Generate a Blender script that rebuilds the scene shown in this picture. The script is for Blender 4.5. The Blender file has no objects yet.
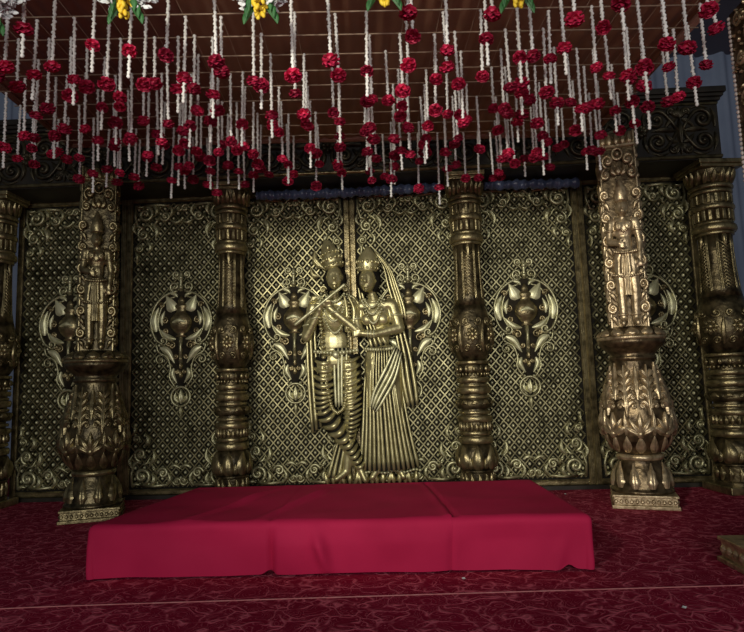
import bpy, math, random
from math import sin, cos, pi, radians, sqrt, atan2, exp
from mathutils import Matrix, Vector, noise

random.seed(11)
S = bpy.context.scene
COL = S.collection

# ------------------------------------------------------------------ camera
cd = bpy.data.cameras.new('camera')
cam = bpy.data.objects.new('camera', cd)
COL.objects.link(cam)
cd.sensor_width = 36.0
cd.lens = 36.0 * 600.0 / 744.0
cd.clip_start = 0.05
cam.matrix_world = (Matrix.Translation((0, 0, 0.847)) @ Matrix.Rotation(radians(2.2), 4, 'Z')
                    @ Matrix.Rotation(pi / 2 + math.atan(69 / 600), 4, 'X') @ Matrix.Rotation(-0.03, 4, 'Z'))
S.camera = cam

# ------------------------------------------------------------------ light
w = bpy.data.worlds.new('world'); S.world = w; w.use_nodes = True
bg = w.node_tree.nodes['Background']
bg.inputs['Color'].default_value = (0.80, 0.88, 1.0, 1); bg.inputs['Strength'].default_value = 0.05

def area(name, loc, target, sx, sy, energy, color):
    l = bpy.data.lights.new(name, 'AREA'); l.shape = 'RECTANGLE'; l.size = sx; l.size_y = sy
    l.energy = energy; l.color = color
    o = bpy.data.objects.new(name, l); COL.objects.link(o); o.location = loc
    o.rotation_euler = (Vector(target) - Vector(loc)).to_track_quat('-Z', 'Y').to_euler()
    return o
# daylight coming in through the open front of the hall, behind the photographer
area('open_front_daylight', (0.2, -4.4, 1.75), (0.2, 4.0, 1.0), 5.0, 2.6, 205, (1.0, 0.98, 0.95))
# unseen warm stage lamp at the front left, inferred from warm highlights
sl = bpy.data.lights.new('stage_lamp', 'SPOT'); sl.energy = 560; sl.color = (1.0, .93, .80); sl.spot_size = radians(44); sl.spot_blend = 1.0; sl.shadow_soft_size = .15
so = bpy.data.objects.new('stage_lamp', sl); COL.objects.link(so); so.location = (-1.9, -1.2, 2.3)
so.rotation_euler = (Vector((.65, 4.8, 1.15)) - Vector(so.location)).to_track_quat('-Z', 'Y').to_euler()

S.view_settings.view_transform = 'Standard'
S.view_settings.look = 'None'
S.view_settings.gamma = 1
S.view_settings.use_curve_mapping = False
S.view_settings.exposure = 0.0

# ------------------------------------------------------------------ materials
def mat(name, c0, c1=None, scale=8, rough=.5, metal=0, detail=4, lo=.35, hi=.65, bump=0, bscale=40, spec=.5, rnd=0):
    m = bpy.data.materials.new(name); m.use_nodes = True
    nt = m.node_tree; b = nt.nodes['Principled BSDF']
    b.inputs['Roughness'].default_value = rough; b.inputs['Metallic'].default_value = metal
    b.inputs['Specular IOR Level'].default_value = spec
    tc = nt.nodes.new('ShaderNodeTexCoord')
    n = nt.nodes.new('ShaderNodeTexNoise'); n.inputs['Scale'].default_value = scale; n.inputs['Detail'].default_value = detail
    nt.links.new(tc.outputs['Object'], n.inputs['Vector'])
    r = nt.nodes.new('ShaderNodeValToRGB')
    r.color_ramp.elements[0].position = lo; r.color_ramp.elements[1].position = hi
    r.color_ramp.elements[0].color = (*c0, 1); r.color_ramp.elements[1].color = (*(c1 or c0), 1)
    nt.links.new(n.outputs['Fac'], r.inputs['Fac'])
    out = r.outputs['Color']
    if rnd:
        oi = nt.nodes.new('ShaderNodeObjectInfo'); hs = nt.nodes.new('ShaderNodeHueSaturation')
        mp = nt.nodes.new('ShaderNodeMapRange'); mp.inputs['To Min'].default_value = 1 - rnd; mp.inputs['To Max'].default_value = 1 + rnd
        nt.links.new(oi.outputs['Random'], mp.inputs['Value']); nt.links.new(mp.outputs['Result'], hs.inputs['Value'])
        nt.links.new(out, hs.inputs['Color']); out = hs.outputs['Color']
    nt.links.new(out, b.inputs['Base Color'])
    if bump:
        n2 = nt.nodes.new('ShaderNodeTexNoise'); n2.inputs['Scale'].default_value = bscale; n2.inputs['Detail'].default_value = 3
        nt.links.new(tc.outputs['Object'], n2.inputs['Vector'])
        bp = nt.nodes.new('ShaderNodeBump'); bp.inputs['Strength'].default_value = bump; bp.inputs['Distance'].default_value = .01
        nt.links.new(n2.outputs['Fac'], bp.inputs['Height']); nt.links.new(bp.outputs['Normal'], b.inputs['Normal'])
    return m

M = {}
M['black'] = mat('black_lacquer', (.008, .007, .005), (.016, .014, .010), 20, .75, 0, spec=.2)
M['plate'] = mat('dark_plate', (.010, .008, .004), (.028, .023, .012), 20, .7, 0, spec=.15)
M['frieze'] = mat('frieze_bronze', (.022, .018, .010), (.12, .10, .055), 16, .42, .6, lo=.34, hi=.75)
M['gold'] = mat('antique_gold', (.27, .25, .125), (.62, .60, .36), 14, .42, .75, lo=.25, hi=.70, bump=.25, bscale=60)
M['figure'] = mat('figure_gold', (.38, .34, .16), (.72, .66, .35), 12, .36, .68, lo=.25, hi=.70, bump=.1, bscale=40)
M['lattice'] = mat('lattice_gold', (.09, .08, .037), (.46, .42, .22), 9, .38, .85, lo=.36, hi=.70)
M['pale'] = mat('pale_gold', (.44, .43, .22), (.78, .76, .47), 18, .40, .5, lo=.3, hi=.6)
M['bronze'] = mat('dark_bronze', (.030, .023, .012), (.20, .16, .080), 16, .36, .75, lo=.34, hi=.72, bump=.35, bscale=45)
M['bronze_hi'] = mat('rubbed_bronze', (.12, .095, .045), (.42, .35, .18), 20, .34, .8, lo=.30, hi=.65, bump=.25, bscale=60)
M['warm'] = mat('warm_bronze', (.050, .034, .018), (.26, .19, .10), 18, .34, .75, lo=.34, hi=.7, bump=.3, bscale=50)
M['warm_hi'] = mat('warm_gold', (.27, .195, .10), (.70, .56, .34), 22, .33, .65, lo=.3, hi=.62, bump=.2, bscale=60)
M['darkwood'] = mat('black_beam', (.012, .010, .007), (.03, .025, .016), 10, .5, .1)
M['rose'] = mat('rose_petals', (.42, .012, .055), (.62, .03, .10), 60, .55, rnd=.35)
M['jasmine'] = mat('white_buds', (.80, .79, .73), (.93, .92, .88), 60, .6, rnd=.12)
M['cord'] = mat('cream_cord', (.34, .24, .16), (.45, .34, .24), 30, .7)
M['white'] = mat('white_florets', (.68, .72, .72), (.85, .88, .86), 40, .6)
M['yellow'] = mat('yellow_florets', (.80, .52, .02), (.90, .68, .05), 40, .6)
M['leaf'] = mat('green_leaf', (.015, .09, .02), (.04, .16, .04), 30, .5)
M['canopy'] = mat('brown_cloth', (.24, .115, .065), (.33, .165, .095), 3, .5, bump=.1, bscale=8, spec=.25)
M['canopy2'] = mat('maroon_cloth', (.17, .062, .042), (.23, .09, .06), 3, .55, bump=.1, bscale=8, spec=.25)
M['edge'] = mat('pinkish_wrap', (.30, .14, .10), (.38, .20, .14), 12, .6)
M['red'] = mat('red_cloth', (.42, .012, .060), (.50, .017, .076), 2.5, .75, bump=.06, bscale=300, spec=.15)
M['satin'] = mat('navy_satin', (.06, .08, .15), (.10, .13, .22), 6, .25)
M['wood'] = mat('plain_wood', (.1, .06, .03), (.15, .09, .05), 6, .7)

def carpet_mat():
    m = bpy.data.materials.new('red_carpet'); m.use_nodes = True
    nt = m.node_tree; L = nt.links.new; b = nt.nodes['Principled BSDF']
    b.inputs['Roughness'].default_value = .9; b.inputs['Specular IOR Level'].default_value = .1
    tc = nt.nodes.new('ShaderNodeTexCoord')
    n = nt.nodes.new('ShaderNodeTexNoise'); n.inputs['Scale'].default_value = 7; n.inputs['Detail'].default_value = 1.5
    L(tc.outputs['Object'], n.inputs['Vector'])
    mx = nt.nodes.new('ShaderNodeMix'); mx.data_type = 'VECTOR'; mx.inputs['Factor'].default_value = .2
    L(tc.outputs['Object'], mx.inputs[4]); L(n.outputs['Color'], mx.inputs[5])
    v = nt.nodes.new('ShaderNodeTexVoronoi'); v.feature = 'DISTANCE_TO_EDGE'; v.inputs['Scale'].default_value = 13
    L(mx.outputs[1], v.inputs['Vector'])
    r = nt.nodes.new('ShaderNodeValToRGB'); e = r.color_ramp.elements
    e[0].position = 0; e[0].color = (1, 1, 1, 1); e[1].position = .085; e[1].color = (0, 0, 0, 1)
    L(v.outputs['Distance'], r.inputs['Fac'])
    v2 = nt.nodes.new('ShaderNodeTexVoronoi'); v2.feature = 'F1'; v2.inputs['Scale'].default_value = 21
    L(mx.outputs[1], v2.inputs['Vector'])
    wv = nt.nodes.new('ShaderNodeMath'); wv.operation = 'MULTIPLY'; wv.inputs[1].default_value = 30
    L(v2.outputs['Distance'], wv.inputs[0])
    sn = nt.nodes.new('ShaderNodeMath'); sn.operation = 'SINE'; L(wv.outputs[0], sn.inputs[0])
    r2 = nt.nodes.new('ShaderNodeValToRGB'); e = r2.color_ramp.elements
    e[0].position = .62; e[0].color = (0, 0, 0, 1); e[1].position = .95; e[1].color = (.55, .55, .55, 1)
    L(sn.outputs[0], r2.inputs['Fac'])
    n3 = nt.nodes.new('ShaderNodeTexNoise'); n3.inputs['Scale'].default_value = 16; n3.inputs['Detail'].default_value = 2
    L(tc.outputs['Object'], n3.inputs['Vector'])
    r3 = nt.nodes.new('ShaderNodeValToRGB'); e = r3.color_ramp.elements
    e[0].position = .36; e[0].color = (.15, .15, .15, 1); e[1].position = .52; e[1].color = (1, 1, 1, 1)
    L(n3.outputs['Fac'], r3.inputs['Fac'])
    ad = nt.nodes.new('ShaderNodeMath'); ad.operation = 'MAXIMUM'; L(r.outputs['Color'], ad.inputs[0]); L(r2.outputs['Color'], ad.inputs[1])
    ml = nt.nodes.new('ShaderNodeMath'); ml.operation = 'MULTIPLY'; L(ad.outputs[0], ml.inputs[0]); L(r3.outputs['Color'], ml.inputs[1])
    n4 = nt.nodes.new('ShaderNodeTexNoise'); n4.inputs['Scale'].default_value = 1.3
    L(tc.outputs['Object'], n4.inputs['Vector'])
    base = nt.nodes.new('ShaderNodeValToRGB'); e = base.color_ramp.elements
    e[0].position = .3; e[0].color = (.20, .006, .026, 1); e[1].position = .7; e[1].color = (.29, .009, .040, 1)
    L(n4.outputs['Fac'], base.inputs['Fac'])
    cm = nt.nodes.new('ShaderNodeMix'); cm.data_type = 'RGBA'
    L(ml.outputs[0], cm.inputs['Factor']); L(base.outputs['Color'], cm.inputs[6]); cm.inputs[7].default_value = (.70, .15, .21, 1)
    L(cm.outputs[2], b.inputs['Base Color'])
    bp = nt.nodes.new('ShaderNodeBump'); bp.inputs['Strength'].default_value = .5; bp.inputs['Distance'].default_value = .006
    L(ml.outputs[0], bp.inputs['Height']); L(bp.outputs['Normal'], b.inputs['Normal'])
    return m
M['carpet'] = carpet_mat()

# ------------------------------------------------------------------ mesh building
def smooth_line(pts, n):
    """Catmull-Rom resampling of a polyline of tuples"""
    P = [Vector(p) for p in pts]
    if len(P) == 2:
        return [P[0].lerp(P[1], i / (n - 1)) for i in range(n)]
    Q = [P[0] * 2 - P[1]] + P + [P[-1] * 2 - P[-2]]
    out = []
    k = len(P) - 1
    for i in range(n):
        f = i / (n - 1) * k; j = min(int(f), k - 1); t = f - j
        a, b, c, d = Q[j], Q[j + 1], Q[j + 2], Q[j + 3]
        out.append(.5 * ((2 * b) + (c - a) * t + (2 * a - 5 * b + 4 * c - d) * t * t + (3 * b - a - 3 * c + d) * t ** 3))
    return out

class MB:
    def __init__(s): s.v = []; s.f = []
    def add(s, vs, fs):
        o = len(s.v); s.v += [tuple(q) for q in vs]; s.f += [tuple(i + o for i in f) for f in fs]; return s
    def box(s, x0, x1, y0, y1, z0, z1):
        return s.add([(x0, y0, z0), (x1, y0, z0), (x1, y1, z0), (x0, y1, z0), (x0, y0, z1), (x1, y0, z1), (x1, y1, z1), (x0, y1, z1)],
                     [(0, 3, 2, 1), (4, 5, 6, 7), (0, 1, 5, 4), (1, 2, 6, 5), (2, 3, 7, 6), (3, 0, 4, 7)])
    def slab(s, x0, x1, y0, y1, z0, z1, c):
        """box whose front (y0) face is chamfered by c"""
        return s.add([(x0, y1, z0), (x1, y1, z0), (x1, y1, z1), (x0, y1, z1),
                      (x0, y0 + c, z0), (x1, y0 + c, z0), (x1, y0 + c, z1), (x0, y0 + c, z1),
                      (x0 + c, y0, z0 + c), (x1 - c, y0, z0 + c), (x1 - c, y0, z1 - c), (x0 + c, y0, z1 - c)],
                     [(0, 3, 2, 1)[::1], (0, 1, 5, 4), (1, 2, 6, 5), (2, 3, 7, 6), (3, 0, 4, 7),
                      (4, 5, 9, 8), (5, 6, 10, 9), (6, 7, 11, 10), (7, 4, 8, 11), (8, 9, 10, 11)])
    def lathe(s, prof, n=32, rf=None, cx=0, cy=0):
        vs = []; fs = []; k = len(prof)
        for r, z in prof:
            for i in range(n):
                a = 2 * pi * i / n; q = rf(a, z, r) if rf else r
                vs.append((cx + q * cos(a), cy + q * sin(a), z))
        for j in range(k - 1):
            for i in range(n):
                i2 = (i + 1) % n
                fs.append((j * n + i, j * n + i2, (j + 1) * n + i2, (j + 1) * n + i))
        fs.append(tuple(range(n))[::-1]); fs.append(tuple((k - 1) * n + i for i in range(n)))
        return s.add(vs, fs)
    def sweep(s, pts, rad, n=6, flat=1.0, closed=False):
        P = [Vector(p) for p in pts]; m = len(P); vs = []; fs = []
        R = rad if isinstance(rad, (list, tuple)) else [rad] * m
        nr = None
        for i in range(m):
            if closed: t = P[(i + 1) % m] - P[i - 1]
            else: t = P[min(i + 1, m - 1)] - P[max(i - 1, 0)]
            if t.length < 1e-9: t = Vector((0, 0, 1))
            t.normalize()
            if nr is None:
                nr = t.cross(Vector((0, 1, 0)))
                if nr.length < .1: nr = t.cross(Vector((1, 0, 0)))
            nr = nr - t * nr.dot(t)
            if nr.length < 1e-6: nr = t.orthogonal()
            nr.normalize(); b = t.cross(nr)
            for j in range(n):
                a = 2 * pi * j / n
                vs.append(P[i] + nr * (R[i] * cos(a)) + b * (R[i] * flat * sin(a)))
        mm = m if closed else m - 1
        for i in range(mm):
            i2 = (i + 1) % m
            for j in range(n):
                j2 = (j + 1) % n
                fs.append((i * n + j, i * n + j2, i2 * n + j2, i2 * n + j))
        if not closed:
            fs.append(tuple(range(n))[::-1]); fs.append(tuple((m - 1) * n + j for j in range(n)))
        return s.add(vs, fs)
    def ell(s, c, r, n=12, m=8, rot=None):
        vs = [(0, 0, -1)]; fs = []
        for j in range(1, m):
            p = -pi / 2 + pi * j / m
            for i in range(n):
                a = 2 * pi * i / n; vs.append((cos(p) * cos(a), cos(p) * sin(a), sin(p)))
        vs.append((0, 0, 1)); T = len(vs) - 1
        for i in range(n): fs.append((0, 1 + (i + 1) % n, 1 + i))
        for j in range(m - 2):
            for i in range(n):
                i2 = (i + 1) % n; a = 1 + j * n
                fs.append((a + i, a + i2, a + n + i2, a + n + i))
        a = 1 + (m - 2) * n
        for i in range(n): fs.append((a + i, a + (i + 1) % n, T))
        out = []
        for q in vs:
            q = Vector((q[0] * r[0], q[1] * r[1], q[2] * r[2]))
            if rot: q = rot @ q
            out.append(q + Vector(c))
        return s.add(out, fs)
    def cap(s, a, b, ra, rb, n=10):
        """tapered capsule"""
        a = Vector(a); b = Vector(b); d = (b - a).normalized()
        pts = [a - d * ra * .96, a - d * ra * .7, a - d * ra * .3, a, b, b + d * rb * .3, b + d * rb * .7, b + d * rb * .96]
        return s.sweep(pts, [ra * .28, ra * .72, ra * .95, ra, rb, rb * .95, rb * .72, rb * .28], n)
    def limb(s, pts, rad, n=10):
        for i in range(len(pts) - 1): s.cap(pts[i], pts[i + 1], rad[i], rad[i + 1], n)
        return s
    def grid(s, fn, nu, nv, two=False):
        vs = [fn(i / (nu - 1), j / (nv - 1)) for j in range(nv) for i in range(nu)]
        fs = [(j * nu + i, j * nu + i + 1, (j + 1) * nu + i + 1, (j + 1) * nu + i) for j in range(nv - 1) for i in range(nu - 1)]
        return s.add(vs, fs)
    def leaf(s, spine, W, thick, lobes=0, n=9, y=0.0, p=.75, groove=.35, depth=.3):
        """domed acanthus/flame leaf in the xz plane standing proud towards -y; spine of (x,z)"""
        P = smooth_line([(q[0], 0, q[1]) for q in spine], n)
        A = [-1, -.6, -.12, 0, .12, .6, 1]
        vs = []; fs = []
        for i, q in enumerate(P):
            t = i / (n - 1)
            d = P[min(i + 1, n - 1)] - P[max(i - 1, 0)]; d.normalize()
            nx = Vector((d.z, 0, -d.x))
            wd = W * (sin(pi * min(max(t, .03), .985) ** p) ** .8)
            if lobes: wd *= 1 - depth * abs(sin(pi * lobes * t))
            for a in A:
                h = thick * (1 - a * a * .85) * (1 - groove * (1 if a == 0 else 0)) * (.35 + .65 * sin(pi * (.15 + .8 * t)))
                if abs(a) == 1: h = 0
                vs.append(q + nx * (a * wd) + Vector((0, y - h, 0)))
        k = len(A)
        for i in range(n - 1):
            for j in range(k - 1):
                fs.append((i * k + j, i * k + j + 1, (i + 1) * k + j + 1, (i + 1) * k + j))
        return s.add(vs, fs)
    def vol(s, cx, cz, r0, r1, a0, turns, rad, y=0.0, n=22, flat=1.0, tail=None):
        """volute: spiral starting at radius r0, angle a0, winding in by `turns` (sign gives sense)"""
        pts = [] if not tail else [Vector((q[0], y, q[1])) for q in tail]
        for i in range(n):
            t = i / (n - 1); r = r0 + (r1 - r0) * t ** .8; a = a0 + 2 * pi * turns * t
            pts.append(Vector((cx + r * cos(a), y - .3 * rad * t, cz + r * sin(a))))
        m = len(pts)
        s.sweep(pts, [rad * (.55 + .6 * sin(pi * (.15 + .7 * i / (m - 1)))) for i in range(m)], 6, flat)
        s.ell((cx, y - rad * .4, cz), (rad * 1.25, rad * 1.2, rad * 1.25), 8, 5)
        return s
    def mirror(s, src, x=0.0):
        return s.add([(2 * x - q[0], q[1], q[2]) for q in src.v], [f[::-1] for f in src.f])
    def put(s, src, M4):
        flip = M4.to_3x3().determinant() < 0
        return s.add([M4 @ Vector(q) for q in src.v], [f[::-1] for f in src.f] if flip else src.f)
    def wrap(s, prof, th0=0.0):
        """bend a flat ornament (x across, -y out, z up) onto a surface of revolution; faces -y at x = 0"""
        def R(z):
            for (r0, z0), (r1, z1) in zip(prof, prof[1:]):
                if z0 <= z <= z1: return r0 + (r1 - r0) * ((z - z0) / (z1 - z0) if z1 > z0 else 0)
            return prof[0][0] if z < prof[0][1] else prof[-1][0]
        out = []
        for x, y, z in s.v:
            r = R(z); a = -pi / 2 + th0 + x / max(r, .05); q = r - y
            out.append((q * cos(a), q * sin(a), z))
        s.v = out; return s
    def mesh(s, name, smooth=True):
        me = bpy.data.meshes.new(name); me.from_pydata(s.v, [], s.f); me.validate(); me.update()
        if smooth:
            me.polygons.foreach_set('use_smooth', [True] * len(me.polygons))
        return me
    def build(s, name, m, parent=None, smooth=True, bev=0, loc=None, stuff=False, flatang=None):
        me = s.mesh(name, smooth); me.materials.append(M[m] if isinstance(m, str) else m)
        if smooth and flatang: me.set_sharp_from_angle(angle=radians(flatang))
        return link(name, me, parent, loc, bev, stuff)

def link(name, me, parent=None, loc=None, bev=0, stuff=False):
    o = bpy.data.objects.new(name, me); COL.objects.link(o)
    if parent: o.parent = parent
    if loc: o.location = loc
    if bev:
        b = o.modifiers.new('bevel', 'BEVEL'); b.width = bev; b.segments = 2; b.limit_method = 'ANGLE'
    if stuff: o['kind'] = 'stuff'
    return o
def tag(o, label, cat, group=None):
    o['label'] = label; o['category'] = cat
    if group: o['group'] = group
    return o
def thing(name, label, cat, loc=(0, 0, 0), rz=0, group=None):
    o = bpy.data.objects.new(name, None); COL.objects.link(o); o.location = loc; o.rotation_euler = (0, 0, rz)
    o.empty_display_size = .1
    return tag(o, label, cat, group)
def kids(o): return [c for c in bpy.data.objects if c.parent == o]
def dup(o, parent=None, CH=None):
    if CH is None:
        CH = {}
        for c in bpy.data.objects:
            if c.parent: CH.setdefault(c.parent, []).append(c)
    c = o.copy(); COL.objects.link(c); c.parent = parent
    for ch in CH.get(o, []): dup(ch, c, CH)
    return c
def struct(o): o['kind'] = 'structure'; return o

def remeshed(mb, name, m, parent, voxel=.008, smooth=4):
    """grow one continuous skin over overlapping closed volumes"""
    me = mb.mesh(name); o = bpy.data.objects.new(name, me); COL.objects.link(o)
    r = o.modifiers.new('r', 'REMESH'); r.mode = 'VOXEL'; r.voxel_size = voxel
    sm = o.modifiers.new('s', 'SMOOTH'); sm.factor = .5; sm.iterations = smooth
    dg = bpy.context.evaluated_depsgraph_get(); ev = o.evaluated_get(dg)
    nm = bpy.data.meshes.new_from_object(ev)
    o.modifiers.clear(); o.data = nm; bpy.data.meshes.remove(me); nm.name = name
    nm.materials.clear(); nm.materials.append(M[m]); nm.polygons.foreach_set('use_smooth', [True] * len(nm.polygons))
    o.parent = parent
    return o

# ================================================================== SETTING
fl = struct(MB().grid(lambda u, v: (-7 + 14 * u, -6 + 13 * v, 0), 2, 2).build('floor', 'carpet', smooth=False))
b = MB(); 
b.sweep(smooth_line([(-1.75, 2.44, .003), (-1.26, 2.475, .003), (0, 2.53, .003), (1.36, 2.58, .003), (2.2, 2.6, .003)], 40), .0026, 5, .6)
b.build('carpet_seam', mat('seam_thread', (.42, .12, .13), (.5, .2, .2), 30, .8), fl)

def backdrop(u, v):
    x = -7 + 14 * u; return (x, 6.3 + .035 * sin(x * 17) + .02 * sin(x * 41 + 1), 4.3 * v)
M['drape'] = mat('blue_grey_drape', (.22, .28, .40), (.27, .34, .46), 2, .8)
struct(MB().grid(backdrop, 500, 2).build('wall_back', 'drape'))
M['roof'] = mat('grey_ceiling_cloth', (.10, .10, .13), (.12, .12, .15), 2, .9)
struct(MB().box(-7, 7, 3.0, 6.6, 4.3, 4.4).build('ceiling', 'roof', smooth=False))

# ================================================================== CARVED PANELS
PW, PH = .93, 2.44
def lattice_meshes():
    x0, x1, z0, z1 = -PW / 2 + .06, PW / 2 - .06, .06, PH - .06
    dx, dz = .074, .085
    bars = MB(); bos = MB()
    # diagonal bars clipped to the field
    for sgn in (1, -1):
        k = -60
        while k < 60:
            k += 1
            # line: x/dx*sgn + z/dz = k (unit diamonds)
            pts = []
            def X(z): return sgn * dx * (k - z / dz)
            za, zb = z0, z1
            # clip in x
            for e in (x0, x1):
                pass
            zs = sorted([dz * (k - sgn * x0 / dx), dz * (k - sgn * x1 / dx)])
            a = max(za, zs[0]); c = min(zb, zs[1])
            if c - a < .02: continue
            p = Vector((X(a), -.002, a)); q = Vector((X(c), -.002, c)); d = (q - p).normalized(); n = Vector((d.z, 0, -d.x))
            wv, h = .0085, .016
            bars.add([p + n * wv, p + n * wv * .5 + Vector((0, -h, 0)), p - n * wv * .5 + Vector((0, -h, 0)), p - n * wv,
                      q + n * wv, q + n * wv * .5 + Vector((0, -h, 0)), q - n * wv * .5 + Vector((0, -h, 0)), q - n * wv],
                     [(0, 1, 5, 4), (1, 2, 6, 5), (2, 3, 7, 6)])
    j = 0
    z = z0
    kx = int((x1 - x0) / dx) + 2
    for i in range(-14, 15):
        for j in range(0, 66):
            # diamond centres: (a+.5, b+.5) in bar units
            if (i + j) % 2 == 0: continue
            x = i * dx / 2; zz = j * dz / 2
            # centres lie where both families are at half steps
            f1 = x / dx + zz / dz; f2 = -x / dx + zz / dz
            if abs(f1 - round(f1)) < .2: continue
            if x0 + .02 < x < x1 - .02 and z0 + .02 < zz < z1 - .02:
                bos.ell((x, -.006, zz), (.0122, .020, .0145), 8, 5)
    return bars, bos
LB, BO = lattice_meshes()

def corner_scroll():
    """scrollwork filling the lower-left corner, origin at the corner, about .36 x .42"""
    b = MB()
    b.vol(.10, .10, .075, .012, radians(-100), 1.5, .014, -.012, tail=[(.30, .03), (.20, .02)])
    b.vol(.085, .27, .055, .01, radians(-80), -1.5, .012, -.012, tail=[(.02, .02), (.015, .12), (.04, .2)])
    b.vol(.27, .12, .048, .01, radians(200), -1.5, .011, -.012, tail=[(.17, .2), (.2, .16)])
    b.vol(.05, .39, .035, .008, radians(-90), 1.4, .010, -.010)
    b.vol(.385, .055, .036, .008, radians(180), 1.4, .010, -.010)
    for sp, wd in (([(.17, .02), (.2, .07), (.18, .12)], .026), ([(.16, .18), (.2, .24), (.19, .31)], .028), ([(.02, .16), (.0, .22), (.03, .27)], .02),
                   ([(.30, .02), (.33, .08), (.30, .14)], .022), ([(.12, .33), (.15, .38), (.12, .44)], .022), ([(.32, .16), (.37, .18), (.43, .14)], .02),
                   ([(.02, .02), (.05, .04), (.1, .03)], .018), ([(.10, .19), (.14, .2), (.17, .25)], .015), ([(.02, .42), (.04, .46), (.03, .52)], .018)):
        b.leaf(sp, wd, .026, 3, y=-.006)
    for (x, z, r) in ((.1, .1, .018), (.085, .27, .014), (.27, .12, .013), (.2, .15, .012), (.14, .3, .01), (.23, .05, .011)):
        b.ell((x, -.02, z), (r, r, r), 8, 5)
    return b
CS = corner_scroll()

def rosette(b, x, z, r, y=-.012, n=8):
    for i in range(n):
        a = 2 * pi * i / n
        b.leaf([(x + .25 * r * cos(a), z + .25 * r * sin(a)), (x + r * cos(a), z + r * sin(a))], r * .36, .5 * r, 0, 5, y)
    b.ell((x, y - .3 * r, z), (.3 * r, .4 * r, .3 * r), 8, 6)

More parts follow.
